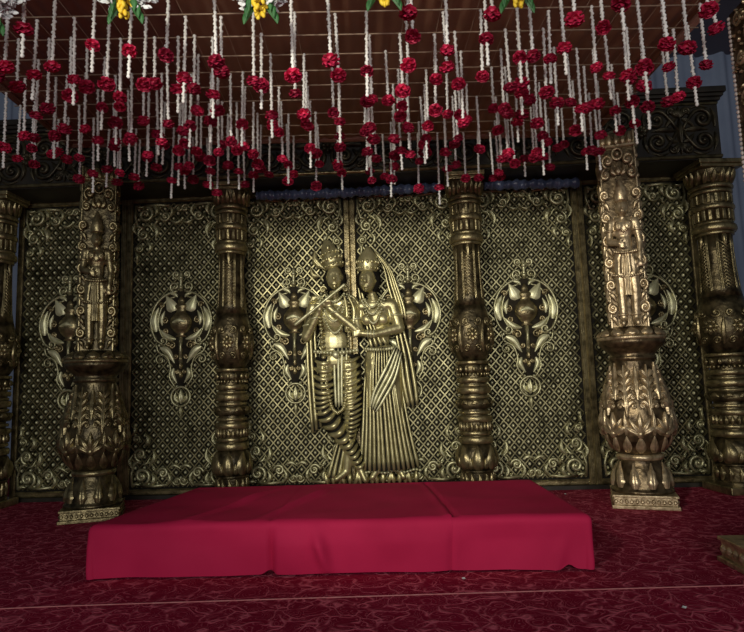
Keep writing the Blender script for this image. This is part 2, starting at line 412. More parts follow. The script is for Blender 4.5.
def medallion(parent):
    """pot medallion; origin at the pot centre"""
    out = []
    b = MB()
    o0 = [(.02, .27), (.12, .24), (.20, .17), (.24, .06), (.24, -.04), (.20, -.13), (.15, -.22), (.10, -.28), (.075, -.36), (.075, -.43), (.03, -.50), (.015, -.53)]
    lf = smooth_line([(x, 0, z) for x, z in o0], 40)
    vs = []
    for q in lf: vs += [(-q.x, -.001, q.z), (-q.x + .006, -.018, q.z), (q.x - .006, -.018, q.z), (q.x, -.001, q.z)]
    b.add(vs, [(i * 4 + j, i * 4 + j + 1, i * 4 + j + 5, i * 4 + j + 4) for i in range(39) for j in range(3)]); b.build('medallion_plate', 'plate', parent, smooth=False)
    ring = MB()
    h = MB()
    # outer lyre-shaped band, drawn as two rails with a bowed band between
    o1 = [(.03, .262), (.12, .235), (.20, .165), (.245, .06), (.245, -.04), (.205, -.135), (.15, -.175)]
    o2 = [(.05, .215), (.11, .195), (.16, .13), (.185, .05), (.185, -.03), (.16, -.10), (.13, -.13)]
    h.sweep(smooth_line([(x, -.022, z) for x, z in o1], 22), .010, 6)
    h.sweep(smooth_line([(x, -.020, z) for x, z in o2], 22), .007, 6)
    h.vol(.145, -.145, .04, .008, radians(-40), -1.3, .009, -.02)
    h.vol(.055, .30, .045, .01, radians(-90), 1.3, .009, -.02)
    h.vol(.045, .40, .032, .008, radians(-100), 1.3, .008, -.02)
    ring.add(h.v, h.f); ring.mirror(h)
    ring.sweep(smooth_line([(0, -.02, .26), (0, -.03, .33), (0, -.02, .43)], 8), [.014, .012, .02, .012, .014, .012, .016, .004], 8)
    ring.ell((0, -.03, .37), (.02, .02, .02), 10, 6); ring.ell((0, -.03, .29), (.022, .02, .022), 10, 6)
    ring.build('medallion_frame', 'gold', parent); 
    for sp, wd, th, nn, pp in (([(.062, .095), (.085, .15), (.125, .225)], .048, .016, 11, .6), ([(.205, -.07), (.226, .03), (.185, .13)], .034, .016, 11, .75),
                               ([(.04, -.135), (.11, -.115), (.175, -.05)], .024, .016, 9, .9), ([(.155, -.02), (.16, .04), (.135, .10)], .018, .014, 9, .9), ([(.03, .21), (.05, .235), (.10, .245)], .014, .012, 7, .9)):
        for sg in (1, -1):
            MB().leaf([(x * sg, z) for x, z in sp], wd, th, 0, nn, -.020, pp, .1).build('leaf_inlay', 'pale', parent)
    pot = MB()
    pot.lathe([(.02, -.12), (.05, -.115), (.028, -.095), (.06, -.07), (.086, -.035), (.094, 0), (.086, .035), (.06, .07), (.04, .085), (.036, .11), (.055, .13), (.05, .145), (.025, .16), (.03, .18), (.018, .20), (.006, .22)],
              20, lambda a, z, r: r * (1 + (.03 * sin(12 * a) if abs(z) < .06 else 0)))
    pot.v = [(x, y * .55 - .018, z) for x, y, z in pot.v]
    pot.build('pot', 'bronze_hi', parent)
    f_ = MB(); h = MB()
    for x, z, r, a, tn in ((.135, .02, .03, 90, 1.3), (.13, -.065, .026, -90, -1.3), (.075, -.185, .034, 60, 1.3), (.16, .145, .028, 0, 1.3), (.04, -.275, .022, 0, -1.2), (.03, -.40, .018, 90, 1.2), (.105, -.17, .02, 180, 1.2)):
        h.vol(x, z, r, .006, radians(a), tn, .008, -.020, 16)
    f_.add(h.v, h.f); f_.mirror(h)
    for z in (-.18, -.25, -.32, -.38, -.45): f_.leaf([(0, z), (0, z + .03), (0, z + .065)], .017, .02, 0, 6, -.02)
    f_.build('plate_scrolls', 'bronze_hi', parent, stuff=True)
    g = MB(); g.leaf([(-.055, -.002), (0, .014), (.055, -.002)], .022, .016, 2, 9, -.066)
    g.build('pot_ornament', 'pale', parent)
    for sp, wd, nn in (([(.17, -.20), (.11, -.235), (.05, -.33)], .030, 11), ([(.055, -.37), (.07, -.42), (.03, -.49)], .022, 9)):
        for sg in (1, -1):
            MB().leaf([(x * sg, z) for x, z in sp], wd, .018, 0, nn, -.020, .8, .1).build('lower_leaf', 'pale', parent)
    d = MB(); h = MB()
    h.sweep(smooth_line([(.205, -.018, -.17), (.185, -.018, -.235), (.115, -.018, -.28), (.085, -.018, -.37), (.095, -.018, -.44), (.045, -.018, -.525)], 20), .008, 6)
    h.vol(.17, -.30, .045, .008, radians(120), -1.3, .009, -.018)
    d.add(h.v, h.f); d.mirror(h)
    d.sweep([(0, -.018, -.12), (0, -.03, -.2), (0, -.018, -.33)], [.02, .012, .018], 8)
    ci = [(.078 * cos(2 * pi * i / 28), -.02, -.60 + .078 * sin(2 * pi * i / 28)) for i in range(28)]
    d.sweep(ci, .010, 6, closed=True)
    d.leaf([(0, -.655), (0, -.60), (0, -.54)], .03, .02, 0, 9, -.01)
    d.leaf([(-.02, -.645), (-.05, -.61), (-.04, -.56)], .014, .014, 0, 7, -.01); d.leaf([(.02, -.645), (.05, -.61), (.04, -.56)], .014, .014, 0, 7, -.01)
    d.leaf([(0, -.68), (0, -.72), (0, -.775)], .02, .02, 0, 7, -.01)
    d.build('pendant', 'gold', parent)

def make_panel(label):
    t = thing('carved_screen', label, 'screen')
    MB().box(-PW / 2, PW / 2, 0, .03, 0, PH).build('backing_board', 'black', t, smooth=False)
    for x in (-1, 1):
        b = MB()
        b.slab(min(x * PW / 2, x * (PW / 2 - .048)), max(x * PW / 2, x * (PW / 2 - .048)), -.024, 0, 0, PH, .008)
        for q in (.010, .024, .038): b.sweep([(x * (PW / 2 - q), -.026, .01), (x * (PW / 2 - q), -.026, PH - .01)], .0045, 6)
        b.build('frame_stile', 'bronze_hi', t, flatang=40)
    for z in (0, PH - .045):
        b = MB(); b.slab(-PW / 2 + .048, PW / 2 - .048, -.022, 0, z, z + .045, .008)
        for q in (.012, .033): b.sweep([(-PW / 2 + .05, -.024, z + q), (PW / 2 - .05, -.024, z + q)], .0045, 6)
        b.build('frame_rail', 'bronze_hi', t, flatang=40)
    b = MB(); b.add(LB.v, LB.f); b.build('lattice', 'lattice', t, smooth=False, stuff=True)
    b = MB(); b.add(BO.v, BO.f); b.build('lattice_studs', 'pale', t, stuff=True)
    for sx, z, sz in ((1, .05, 1), (-1, .05, 1), (1, PH - .05, -1), (-1, PH - .05, -1)):
        b = MB(); b.put(CS, Matrix.Translation((-sx * (PW / 2 - .055), -.012, z)) @ Matrix.Diagonal((sx, 1, sz, 1)))
        b.build('corner_scroll', 'gold', t)
    e = bpy.data.objects.new('pot_medallion', None); COL.objects.link(e); e.parent = t; e.location = (0, -.008, 1.37)
    e.empty_display_size = .1
    medallion(e)
    return t

PY = 4.84
panel_labels = ['carved gold lattice screen at the far left, half hidden by a statue pillar',
                'carved lattice screen between the left statue pillar and the first inner column',
                'carved lattice screen behind the flute player relief',
                'carved lattice screen behind the veiled woman relief',
                'carved lattice screen between the right inner column and the right statue pillar',
                'carved lattice screen at the far right, behind the right statue pillar']
proto = make_panel(panel_labels[0])
pan = []
for i in range(6):
    p = proto if i == 0 else dup(proto)
    p['label'] = panel_labels[i]; p['group'] = 'carved backdrop screens'
    p.location = (-.35 + (i - 2.5) * .932, PY, .03); pan.append(p)
struct(MB().box(-3.2, 2.5, 4.80, 4.95, 0, .03).build('baseboard_back', 'darkwood', smooth=False))

# ================================================================== BACK COLUMNS
def make_column(label):
    t = thing('carved_column', label, 'column')
    MB().box(-.175, .175, -.175, .175, 0, .055).build('plinth', 'bronze_hi', t, smooth=False, bev=.008)
    prof = [(.150, .055), (.150, .075), (.138, .085), (.138, .185), (.150, .195), (.150, .205)]
    MB().lathe(prof, 40).build('base_drum', 'bronze', t, flatang=35)
    b = MB()
    for i in range(14): b.leaf([((i - 7) * .0635, .088), ((i - 7) * .0635 + .01, .14), ((i - 7) * .0635, .182)], .024, .02, 2)
    b.wrap([(.138, 0), (.138, 1)]); b.build('drum_carving', 'bronze_hi', t)
    lp = [(.140, .205), (.165, .23), (.172, .27), (.168, .32), (.150, .365), (.125, .395)]
    MB().lathe(lp, 40).build('lotus_base', 'bronze', t)
    b = MB()
    for i in range(8):
        x = (i - 4) * .135; b.leaf([(x, .21), (x, .30), (x, .385)], .056, .022, 0, 9, .0, .6, .2)
        b.leaf([(x + .0675, .215), (x + .0675, .25), (x + .0675, .30)], .022, .016, 0, 7, .0)
    b.wrap([(q[0], q[1]) for q in lp]); b.build('lotus_petals', 'bronze_hi', t)
    def ring(r, z, h, m='bronze_hi', name='ring', ri=.105):
        n = 9
        pr = [(ri, z - h)] + [(r - h * .55 + h * .55 * cos(-pi / 2 + pi * k / (n - 1)), z + h * sin(-pi / 2 + pi * k / (n - 1))) for k in range(n)] + [(ri, z + h)]
        MB().lathe(pr, 40).build(name, m, t)
    core = [(.118, .39), (.118, .42), (.112, .44), (.125, .50), (.135, .53), (.125, .57), (.115, .60), (.118, .70), (.122, .80), (.118, .90), (.116, 1.02)]
    MB().lathe(core, 36).build('lower_core', 'bronze', t)
    ring(.155, .420, .026); ring(.142, .470, .014); ring(.160, .575, .022)
    b = MB()
    for i in range(22): b.leaf([((i - 11) * .0385, .488), ((i - 11) * .0385, .552)], .017, .020, 0, 6)
    b.wrap([(.128, 0), (.134, .52), (.128, 1)]); b.build('leaf_band', 'bronze_hi', t)
    ring(.140, .622, .012); ring(.162, .685, .034, 'bronze'); ring(.140, .735, .012)
    b = MB()
    for i in range(10):
        b.leaf([((i - 5) * .1 - .035, .685), ((i - 5) * .1, .70), ((i - 5) * .1 + .035, .685)], .018, .014, 0, 6)
    b.wrap([(.161, 0), (.161, 1)]); b.build('ring_carving', 'bronze_hi', t)
    ring(.156, .785, .026); ring(.135, .822, .010); ring(.150, .862, .020); ring(.145, .945, .036, 'bronze'); ring(.152, .992, .012)
    b = MB()
    for i in range(26): b.ell(((i - 13) * .0348, -.0, .905), (.011, .012, .013), 7, 5)
    b.wrap([(.138, 0), (.138, 1)]); b.build('bead_band', 'bronze_hi', t)
    b = MB()
    for i in range(14): b.leaf([((i - 7) * .065, .925), ((i - 7) * .065, .968)], .018, .016, 0, 5)
    b.wrap([(.145, 0), (.145, 1)]); b.build('ring_carving', 'bronze_hi', t)
    bp = [(.112, 1.0), (.130, 1.015), (.155, 1.05), (.182, 1.11), (.194, 1.18), (.190, 1.25), (.176, 1.32), (.158, 1.38), (.150, 1.42)]
    MB().lathe(bp, 44).build('bulb', 'bronze', t)
    b = MB()
    for i in range(6):
        x = (i - 3) * .2; 
        for k in range(8):
            a = 2 * pi * k / 8
            b.leaf([(x + .02 * cos(a), 1.20 + .02 * sin(a)), (x + .062 * cos(a), 1.20 + .062 * sin(a))], .018, .018, 0, 5)
        b.ell((x, -.006, 1.20), (.026, .024, .026), 10, 6)
        b.vol(x + .055, 1.30, .035, .008, radians(200), 1.2, .008, -.004); b.vol(x - .055, 1.30, .035, .008, radians(-20), -1.2, .008, -.004)
        b.vol(x + .05, 1.095, .03, .008, radians(160), -1.2, .007, -.004); b.vol(x - .05, 1.095, .03, .008, radians(20), 1.2, .007, -.004)
        b.leaf([(x + .1, 1.07), (x + .085, 1.17), (x + .1, 1.30)], .022, .018, 3)
    b.wrap(bp); b.build('bulb_carving', 'bronze_hi', t)
    sp = [(.150, 1.42), (.135, 1.50), (.122, 1.62), (.115, 1.76), (.113, 1.90)]
    MB().lathe(sp, 16).build('shaft', 'bronze', t)
    b = MB()
    for i in range(4):
        x = (i - 2) * .18
        for xx in (-.058, -.048, .048, .058):
            b.sweep(smooth_line([(x + xx, -.004, 1.43), (x + xx, -.004, 1.65), (x + xx, -.004, 1.89)], 9), .006, 5)
        for k in range(-4, 22):
            for sg in (1, -1):
                p = [(x + sg * (-.042), -.003, 1.44 + k * .026), (x, -.003, 1.44 + k * .026 + .034), (x + sg * .042, -.003, 1.44 + k * .026 + .068)]
                if p[0][2] < 1.43 or p[2][2] > 1.87: continue
                b.sweep(p, .0055, 4)
        b.leaf([(x, 1.90), (x, 1.86), (x, 1.80)], .022, .02, 0, 6)
    b.wrap([(.13, 1.3), (.130, 1.50), (.117, 1.62), (.111, 1.76), (.109, 1.95)]); b.build('shaft_lattice', 'bronze_hi', t)
    ring(.135, 1.905, .012); ring(.158, 1.945, .028); ring(.140, 1.985, .012)
    MB().lathe([(.13, 1.99), (.13, 2.36)], 36).build('necking', 'bronze', t)
    b = MB()
    for zz, hh in ((2.04, .04), (2.17, .035)):
        for i in range(18):
            x = (i - 9) * .0454; b.slab(x - .013, x + .013, -.016, .004, zz - hh, zz + hh, .005)
    b.wrap([(.13, 0), (.13, 3)]); b.build('dentil_band', 'bronze_hi', t, flatang=30)
    ring(.156, 2.105, .022); ring(.150, 2.225, .014); ring(.158, 2.262, .016)
    ep = [(.13, 2.28), (.142, 2.30), (.160, 2.35), (.172, 2.385), (.172, 2.395)]
    MB().lathe(ep, 40).build('capital', 'bronze', t)
    b = MB()
    for i in range(16): b.leaf([((i - 8) * .0575, 2.285), ((i - 8) * .0575, 2.335), ((i - 8) * .0575, 2.385)], .026, .022, 0, 7, 0, .8)
    b.wrap(ep); b.build('capital_leaves', 'bronze_hi', t)
    b = MB(); b.box(-.168, .168, -.168, .168, 2.395, 2.42); b.box(-.18, .18, -.18, .18, 2.42, 2.455)
    b.build('abacus', 'bronze_hi', t, smooth=False, bev=.006)
    return t
col_labels = ['round carved bronze column at the left edge of the picture',
              'round carved bronze column left of the flute player relief',
              'round carved bronze column right of the veiled woman relief',
              'round carved bronze column at the right beside the blue drape']
proto = make_column(col_labels[0])
for i, (x, y, s) in enumerate(((-3.16, 4.60, .84), (-1.272, 4.60, .82), (.575, 4.60, .84), (2.465, 4.60, .99))):
    c = proto if i == 0 else dup(proto)
    c['label'] = col_labels[i]; c['group'] = 'columns along the backdrop'
    c.location = (x, y, 0); c.rotation_euler.z = (.0, .05, -.05, .1)[i]; c.scale = (s, s, 1)

# ================================================================== FRIEZE
def frieze_unit():
    b = MB(); h = MB()   # origin at centre, half width .29, half height .2
    h.vol(.17, .085, .085, .014, radians(160), -1.45, .015, -.012, tail=[(.02, .0), (.05, .06)])
    h.vol(.17, -.085, .085, .014, radians(200), 1.45, .015, -.012, tail=[(.02, 0), (.05, -.06)])
    h.vol(.055, .15, .03, .008, radians(-60), 1.3, .010, -.01); h.vol(.055, -.15, .03, .008, radians(60), -1.3, .010, -.01)
    h.leaf([(.03, .0), (.12, .012), (.21, .0)], .024, .026, 0); h.leaf([(.26, .02), (.265, .1), (.24, .17)], .022, .024, 3); h.leaf([(.26, -.02), (.265, -.1), (.24, -.17)], .022, .024, 3)
    h.leaf([(.02, -.09), (.07, -.07), (.11, -.02)], .022, .024, 0); h.leaf([(.02, .09), (.07, .07), (.11, .02)], .022, .024, 0)
    h.leaf([(.09, .17), (.15, .19), (.22, .17)], .014, .02, 2); h.leaf([(.09, -.17), (.15, -.19), (.22, -.17)], .014, .02, 2)
    b.add(h.v, h.f); b.mirror(h)
    b.leaf([(0, -.1), (0, 0), (0, .1)], .026, .04, 0); 
    for a in (-50, -25, 0, 25, 50):
        for s in (1, -1):
            b.leaf([(0, s * .10), (.09 * sin(radians(a)), s * (.10 + .09 * cos(radians(a))))], .018, .028, 0, 6)
    return b
FU = frieze_unit()
fb = thing('frieze_beam', 'long dark carved frieze beam resting across the column capitals', 'beam', (0, 4.44, 0))
MB().box(-3.42, 2.49, 0, .42, 2.455, 2.93).build('beam_core', 'darkwood', fb, smooth=False)
b = MB(); b.box(-3.46, 2.52, -.05, .42, 2.93, 2.955); b.box(-3.44, 2.505, -.03, .42, 2.905, 2.93); b.box(-3.48, 2.535, -.065, .42, 2.955, 3.0)
b.build('cornice', 'darkwood', fb, smooth=False, bev=.006)
b = MB(); b.sweep([(-3.42, -.006, 2.475), (2.49, -.006, 2.475)], .014, 8); b.sweep([(-3.42, -.006, 2.89), (2.49, -.006, 2.89)], .010, 8)
b.build('bead_moulding', 'bronze_hi', fb)
me = FU.mesh('frieze_scroll'); me.materials.append(M['frieze'])
rm = MB(); rosette(rm, 0, 0, .06); rme = rm.mesh('frieze_rosette'); rme.materials.append(M['frieze'])
for i in range(10):
    link('frieze_scroll', me, fb, (2.49 - .296 - i * .592, 0, 2.685))
    if i: link('frieze_rosette', rme, fb, (2.49 - i * .592, 0, 2.685))
# gathered satin roll lying along the tops of the panels
for xa, xb, lab in ((-1.09, .395, 'gathered navy satin roll above the two relief figures'), (.755, 1.50, 'gathered navy satin roll right of the right inner column')):
    def roll(u, v, xa=xa, xb=xb):
        x = xa + (xb - xa) * u; a = 2 * pi * v; r = .038 + .006 * sin(x * 95) + .005 * sin(x * 41 + 2 * a)
        return (x, 4.70 + r * cos(a), 2.405 + r * sin(a) + .006 * sin(x * 3))
    tag(MB().grid(roll, int((xb - xa) * 110), 13).build('satin_roll', 'satin'), lab, 'drape', 'satin rolls under the frieze')

# ================================================================== RELIEF OF TWO FIGURES
rel = thing('relief_sculpture', 'gold relief of a crowned flute player embraced by a veiled woman', 'relief', (-.262, 4.80, .105))
def P(px, py, y=0.0): return ((px - 360) / 126.0, -y, (475 - py) / 126.0)
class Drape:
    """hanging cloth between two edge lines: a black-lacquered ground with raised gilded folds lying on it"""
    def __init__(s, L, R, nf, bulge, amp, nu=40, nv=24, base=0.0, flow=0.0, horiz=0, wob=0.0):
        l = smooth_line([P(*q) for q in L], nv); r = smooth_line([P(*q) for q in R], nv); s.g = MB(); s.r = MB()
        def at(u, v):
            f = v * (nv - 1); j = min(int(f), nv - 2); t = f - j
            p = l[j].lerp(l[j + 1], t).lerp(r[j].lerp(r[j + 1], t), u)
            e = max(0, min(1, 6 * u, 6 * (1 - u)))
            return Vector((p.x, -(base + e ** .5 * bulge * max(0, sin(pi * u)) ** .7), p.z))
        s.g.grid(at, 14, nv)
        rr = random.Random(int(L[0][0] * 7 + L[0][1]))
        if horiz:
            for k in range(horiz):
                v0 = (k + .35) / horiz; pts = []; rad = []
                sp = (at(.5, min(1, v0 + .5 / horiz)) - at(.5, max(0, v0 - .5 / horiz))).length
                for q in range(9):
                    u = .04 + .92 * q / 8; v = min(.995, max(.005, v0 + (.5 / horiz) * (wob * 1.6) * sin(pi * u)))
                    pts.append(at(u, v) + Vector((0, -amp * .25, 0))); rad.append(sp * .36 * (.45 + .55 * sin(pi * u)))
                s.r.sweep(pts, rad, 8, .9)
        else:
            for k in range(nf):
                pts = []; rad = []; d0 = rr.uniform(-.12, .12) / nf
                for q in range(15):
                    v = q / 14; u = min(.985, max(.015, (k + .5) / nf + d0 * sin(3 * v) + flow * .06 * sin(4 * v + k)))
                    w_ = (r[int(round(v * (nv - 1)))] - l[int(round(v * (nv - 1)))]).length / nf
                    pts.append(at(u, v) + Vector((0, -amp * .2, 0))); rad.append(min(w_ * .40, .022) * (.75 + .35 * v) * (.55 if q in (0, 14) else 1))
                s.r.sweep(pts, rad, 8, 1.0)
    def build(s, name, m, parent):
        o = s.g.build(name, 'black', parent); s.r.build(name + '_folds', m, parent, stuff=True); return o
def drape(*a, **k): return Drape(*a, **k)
# ---- flute player
fp = MB()
fp.ell(P(334, 274, .120), (.066, .072, .096), 14, 10)                      # head
fp.cap(P(333, 284, .09), P(333, 293, .07), .036, .042)                      # neck
fp.cap(P(313, 301, .05), P(351, 299, .06), .052, .055)                      # shoulders
fp.ell(P(332, 313, .055), (.145, .075, .135), 14, 10)                       # chest
fp.ell(P(331, 338, .055), (.115, .048, .13), 14, 10)                        # belly
fp.ell(P(332, 356, .055), (.125, .07, .10), 14, 10)                         # hips
fp.limb([P(311, 302, .055), P(304, 332, .075), P(318, 308, .13)], [.052, .041, .028])   # arm, viewer's left
fp.limb([P(351, 301, .06), P(357, 329, .10), P(329, 305, .15)], [.054, .043, .028])     # arm, viewer's right
fp.limb([P(322, 360, .05), P(320, 405, .06), P(354, 462, .06)], [.075, .058, .034])     # crossing leg
fp.limb([P(345, 360, .05), P(347, 415, .05), P(341, 462, .05)], [.078, .058, .036])     # standing leg
fp.limb([P(354, 462, .06), P(359, 473, .085)], [.032, .020])                              # pointed foot
fp.limb([P(341, 464, .05), P(331, 471, .09)], [.034, .022])
# hands on the flute, five fingers each
for hx, hy, sg in ((319, 305, 1), (328, 303, 1)):
    fp.ell(P(hx, hy, .15), (.026, .020, .032), 8, 6)
    for k in range(4):
        fp.limb([P(hx - 2.2 + k * 1.5, hy - 2, .165), P(hx - 3.0 + k * 1.7, hy - 5.2, .180), P(hx - 3.2 + k * 1.7, hy - 6.2 + .3 * k, .160)], [.0085, .008, .007], 6)
    fp.limb([P(hx - 1, hy + 1, .15), P(hx - 4.5, hy - 1, .16), P(hx - 5, hy - 3.5, .162)], [.010, .009, .007], 6)
# face
fp.ell(P(334.5, 276, 0.195), (.013, .020, .022), 8, 6); fp.cap(P(334.2, 270, 0.185), P(334.6, 277, 0.195), .007, .011, 8)
for e in (-1, 1):
    fp.ell(P(334.2 + e * 3.4, 271.5, 0.177), (.017, .012, .008), 8, 6); fp.cap(P(334.2 + e * 1.4, 269.3, 0.185), P(334.2 + e * 5.6, 269.2, 0.167), .0055, .005, 6)
    fp.ell(P(334.2 + e * 7.6, 274, 0.122), (.012, .022, .026), 8, 6); fp.ell(P(334.2 + e * 4.4, 277, 0.157), (.02, .02, .024), 8, 6)
fp.cap(P(332.6, 281, 0.185), P(336.6, 280.8, 0.185), .0075, .0075, 8); fp.ell(P(334.6, 284.4, 0.172), (.017, .016, .013), 8, 6)
body1 = remeshed(fp, 'flute_player', 'figure', rel, .0075, 2)
b = MB(); b.cap(P(295, 320, .165), P(344, 283, .185), .0125, .0125, 8)
for k in range(6): 
    q = Vector(P(295, 320, .165)).lerp(Vector(P(344, 283, .185)), .12 + .14 * k); b.ell(q, (.015, .015, .015), 8, 5)
b.build('flute', 'pale', rel)
# tall crown in tiers with a jewel and side leaves
b = MB()
ax0 = Vector(P(334, 264, .10)); ax1 = Vector(P(325, 233, .075)); ax = (ax1 - ax0); Lc = ax.length
rotc = Vector((0, 0, 1)).rotation_difference(ax).to_matrix()
t0 = MB().lathe([(.071, 0), (.080, .008), (.080, .035), (.070, .045), (.083, .06), (.085, .085), (.074, .11), (.076, .13), (.06, .165), (.056, .19), (.038, .22), (.022, .245), (.012, Lc)], 22, lambda a, z, r: r * (1 + .09 * sin(10 * a)))
t0.v = [ax0 + rotc @ Vector((x, y * .72, z)) for x, y, z in t0.v]; b.add(t0.v, t0.f)
for k in range(7):
    a = -pi / 2 + (k - 3) * .42
    b.ell(ax0 + rotc @ Vector((.083 * cos(a), .062 * sin(a), .022)), (.011, .011, .011), 8, 5)
    b.ell(ax0 + rotc @ Vector((.088 * cos(a), .066 * sin(a), .075)), (.013, .012, .018), 8, 5)
    b.ell(ax0 + rotc @ Vector((.076 * cos(a), .058 * sin(a), .128)), (.010, .010, .014), 8, 5)
b.ell(ax0 + rotc @ Vector((0, -.05, .165)), (.017, .015, .026), 8, 6)
b.build('crown', 'figure', body1)
b = MB()
for (a, c) in (((310, 298), (302, 322)), ((318, 298), (314, 330))): pass
b.leaf([P(322, 262)[::2], P(314, 254)[::2], P(313, 243)[::2]], .035, .03, 4, y=-.03); b.leaf([P(317, 270)[::2], P(311, 268)[::2], P(308, 258)[::2]], .025, .03, 3, y=-.03)
b.leaf([P(318, 292)[::2], P(312, 294)[::2], P(307, 299)[::2]], .03, .03, 2, y=-.09); b.vol(*P(322, 285)[::2], .03, .008, 0, 1.2, .01, -.10); b.vol(*P(344, 285)[::2], .028, .008, pi, -1.2, .01, -.10)
b.build('hair_locks', 'figure', body1)
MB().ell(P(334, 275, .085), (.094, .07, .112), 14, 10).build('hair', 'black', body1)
b = MB()
for x0, y0, x1, y1, dz, n in ((324, 291, 343, 290, 8, 14), (320, 292, 346, 291, 16, 22), (318, 293, 348, 292, 25, 26), (317, 294, 350, 293, 36, 30)):
    for k in range(n + 1):
        u = k / n; q = P(x0 + (x1 - x0) * u, y0 + (y1 - y0) * u + dz * sin(pi * u), .10 + .035 * sin(pi * u))
        b.ell(q, (.0105, .012, .0105), 7, 5)
b.build('necklace', 'pale', body1)
b = MB()   # long flower garland falling to the shins
for path in ([(318, 300), (320, 330), (323, 370), (328, 400), (334, 408)], [(348, 300), (347, 330), (345, 370), (341, 400), (334, 408)]):
    for k, q in enumerate(smooth_line([P(x, y, .135) for x, y in path], 34)):
        b.ell(q + Vector((0, .02 * (k / 34), 0)), (.0165, .017, .0125), 7, 5)
b.build('long_garland', 'figure', body1)
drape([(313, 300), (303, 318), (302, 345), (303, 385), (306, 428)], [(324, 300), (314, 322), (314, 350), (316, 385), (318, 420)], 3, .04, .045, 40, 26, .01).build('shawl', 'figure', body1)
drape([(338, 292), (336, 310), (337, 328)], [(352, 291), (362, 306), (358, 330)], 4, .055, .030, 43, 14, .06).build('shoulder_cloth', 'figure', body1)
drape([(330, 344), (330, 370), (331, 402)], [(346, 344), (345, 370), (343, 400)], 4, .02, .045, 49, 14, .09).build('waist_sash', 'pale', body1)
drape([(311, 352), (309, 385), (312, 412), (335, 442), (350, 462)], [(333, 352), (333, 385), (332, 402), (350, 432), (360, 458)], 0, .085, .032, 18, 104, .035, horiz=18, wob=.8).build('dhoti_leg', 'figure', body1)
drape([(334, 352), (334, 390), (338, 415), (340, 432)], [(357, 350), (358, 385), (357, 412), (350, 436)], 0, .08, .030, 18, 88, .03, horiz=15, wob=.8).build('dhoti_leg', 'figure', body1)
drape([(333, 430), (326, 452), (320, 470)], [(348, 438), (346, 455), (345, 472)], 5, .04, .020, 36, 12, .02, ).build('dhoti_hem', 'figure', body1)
b = MB()
for k in range(14): b.ell(P(313 + k * 3.2, 347 + 2.2 * sin(pi * k / 13), .125 + .02 * sin(pi * k / 13)), (.014, .014, .016), 7, 5)
b.ell(P(334, 351, .16), (.028, .02, .03), 10, 6); b.build('belt', 'pale', body1)
for (q, r_) in ((P(306.5, 320, .068), .047), (P(314, 314, .118), .032), (P(354, 316, .085), .048), (P(334, 309, .142), .033)):
    MB().sweep([(q[0] + r_ * cos(2 * pi * i / 16), q[1] + r_ * sin(2 * pi * i / 16), q[2] + .006 * cos(2 * pi * i / 16)) for i in range(16)], .008, 6, closed=True).build('armlet', 'pale', body1)
# ---- veiled woman
wm = MB()
wm.ell(P(367, 278, .128), (.068, .074, .096), 14, 10)
wm.cap(P(370, 288, .095), P(372, 297, .075), .034, .042)
wm.cap(P(360, 303, .07), P(390, 302, .06), .05, .054)
wm.ell(P(375, 314, .065), (.118, .07, .12), 14, 10)
for e in (-1, 1): wm.ell(P(373 + 7.5 * e, 317, .115), (.052, .036, .05), 10, 8)
wm.ell(P(376, 335, .06), (.088, .06, .11), 14, 10)
wm.ell(P(378, 355, .06), (.13, .075, .12), 14, 10)
wm.limb([P(391, 303, .06), P(397, 326, .085), P(372, 332, .14), P(361, 331, .155)], [.055, .045, .032, .025])
wm.limb([P(359, 305, .06), P(354, 325, .06), P(352, 320, .12)], [.042, .03, .022])
wm.ell(P(358, 330.5, .155), (.032, .018, .024), 8, 6)
for k in range(4): wm.limb([P(356, 328.2 + k * 1.7, .16), P(352.4, 328.0 + k * 1.9, .165), P(350.4 + .4 * abs(k - 1), 328.8 + k * 1.9, .15)], [.008, .0075, .0065], 6)
wm.limb([P(359, 328, .16), P(356.5, 325.5, .168), P(354, 324.6, .165)], [.009, .0085, .007], 6)
wm.limb([P(372, 360, .05), P(372, 460, .05)], [.09, .06]); wm.limb([P(386, 360, .05), P(392, 460, .05)], [.09, .06])
wm.limb([P(372, 462, .05), P(366, 470, .09)], [.035, .022]); wm.limb([P(392, 462, .05), P(396, 470, .09)], [.035, .022])
wm.cap(P(365.2, 273.5, 0.197), P(364.8, 280.5, 0.205), .007, .011, 8); wm.ell(P(364.9, 280, 0.202), (.014, .016, .012), 8, 6)
for e in (-1, 1):
    wm.ell(P(365.6 + e * 3.6, 275.5, 0.187), (.017, .012, .008), 8, 6); wm.cap(P(365.6 + e * 1.4, 273, 0.195), P(365.6 + e * 5.8, 273.2, 0.173), .0055, .005, 6)
    wm.ell(P(366 + e * 4.6, 281.5, 0.165), (.02, .02, .024), 8, 6); wm.ell(P(367.5 + e * 7.6, 279, 0.125), (.012, .022, .026), 8, 6)
wm.cap(P(363.2, 285.2, 0.193), P(367.4, 285.2, 0.193), .0075, .0075, 8); wm.ell(P(365.6, 288.6, 0.180), (.016, .016, .013), 8, 6)
body2 = remeshed(wm, 'veiled_woman', 'figure', rel, .0075, 2)
b = MB()
ax0 = Vector(P(367, 269, .11)); rotc = Matrix.Rotation(.06, 3, 'Y')
t0 = MB().lathe([(.074, 0), (.082, .01), (.080, .04), (.088, .06), (.085, .09), (.07, .12), (.055, .15), (.03, .18), (.012, .205)], 22, lambda a, z, r: r * (1 + .09 * sin(10 * a)))
t0.v = [ax0 + rotc @ Vector((x, y * .72, z)) for x, y, z in t0.v]; b.add(t0.v, t0.f)
for k in range(7):
    a = -pi / 2 + (k - 3) * .42
    b.ell(ax0 + rotc @ Vector((.086 * cos(a), .064 * sin(a), .026)), (.011, .011, .012), 8, 5); b.ell(ax0 + rotc @ Vector((.09 * cos(a), .067 * sin(a), .075)), (.012, .012, .018), 8, 5)
b.build('crown', 'figure', body2)
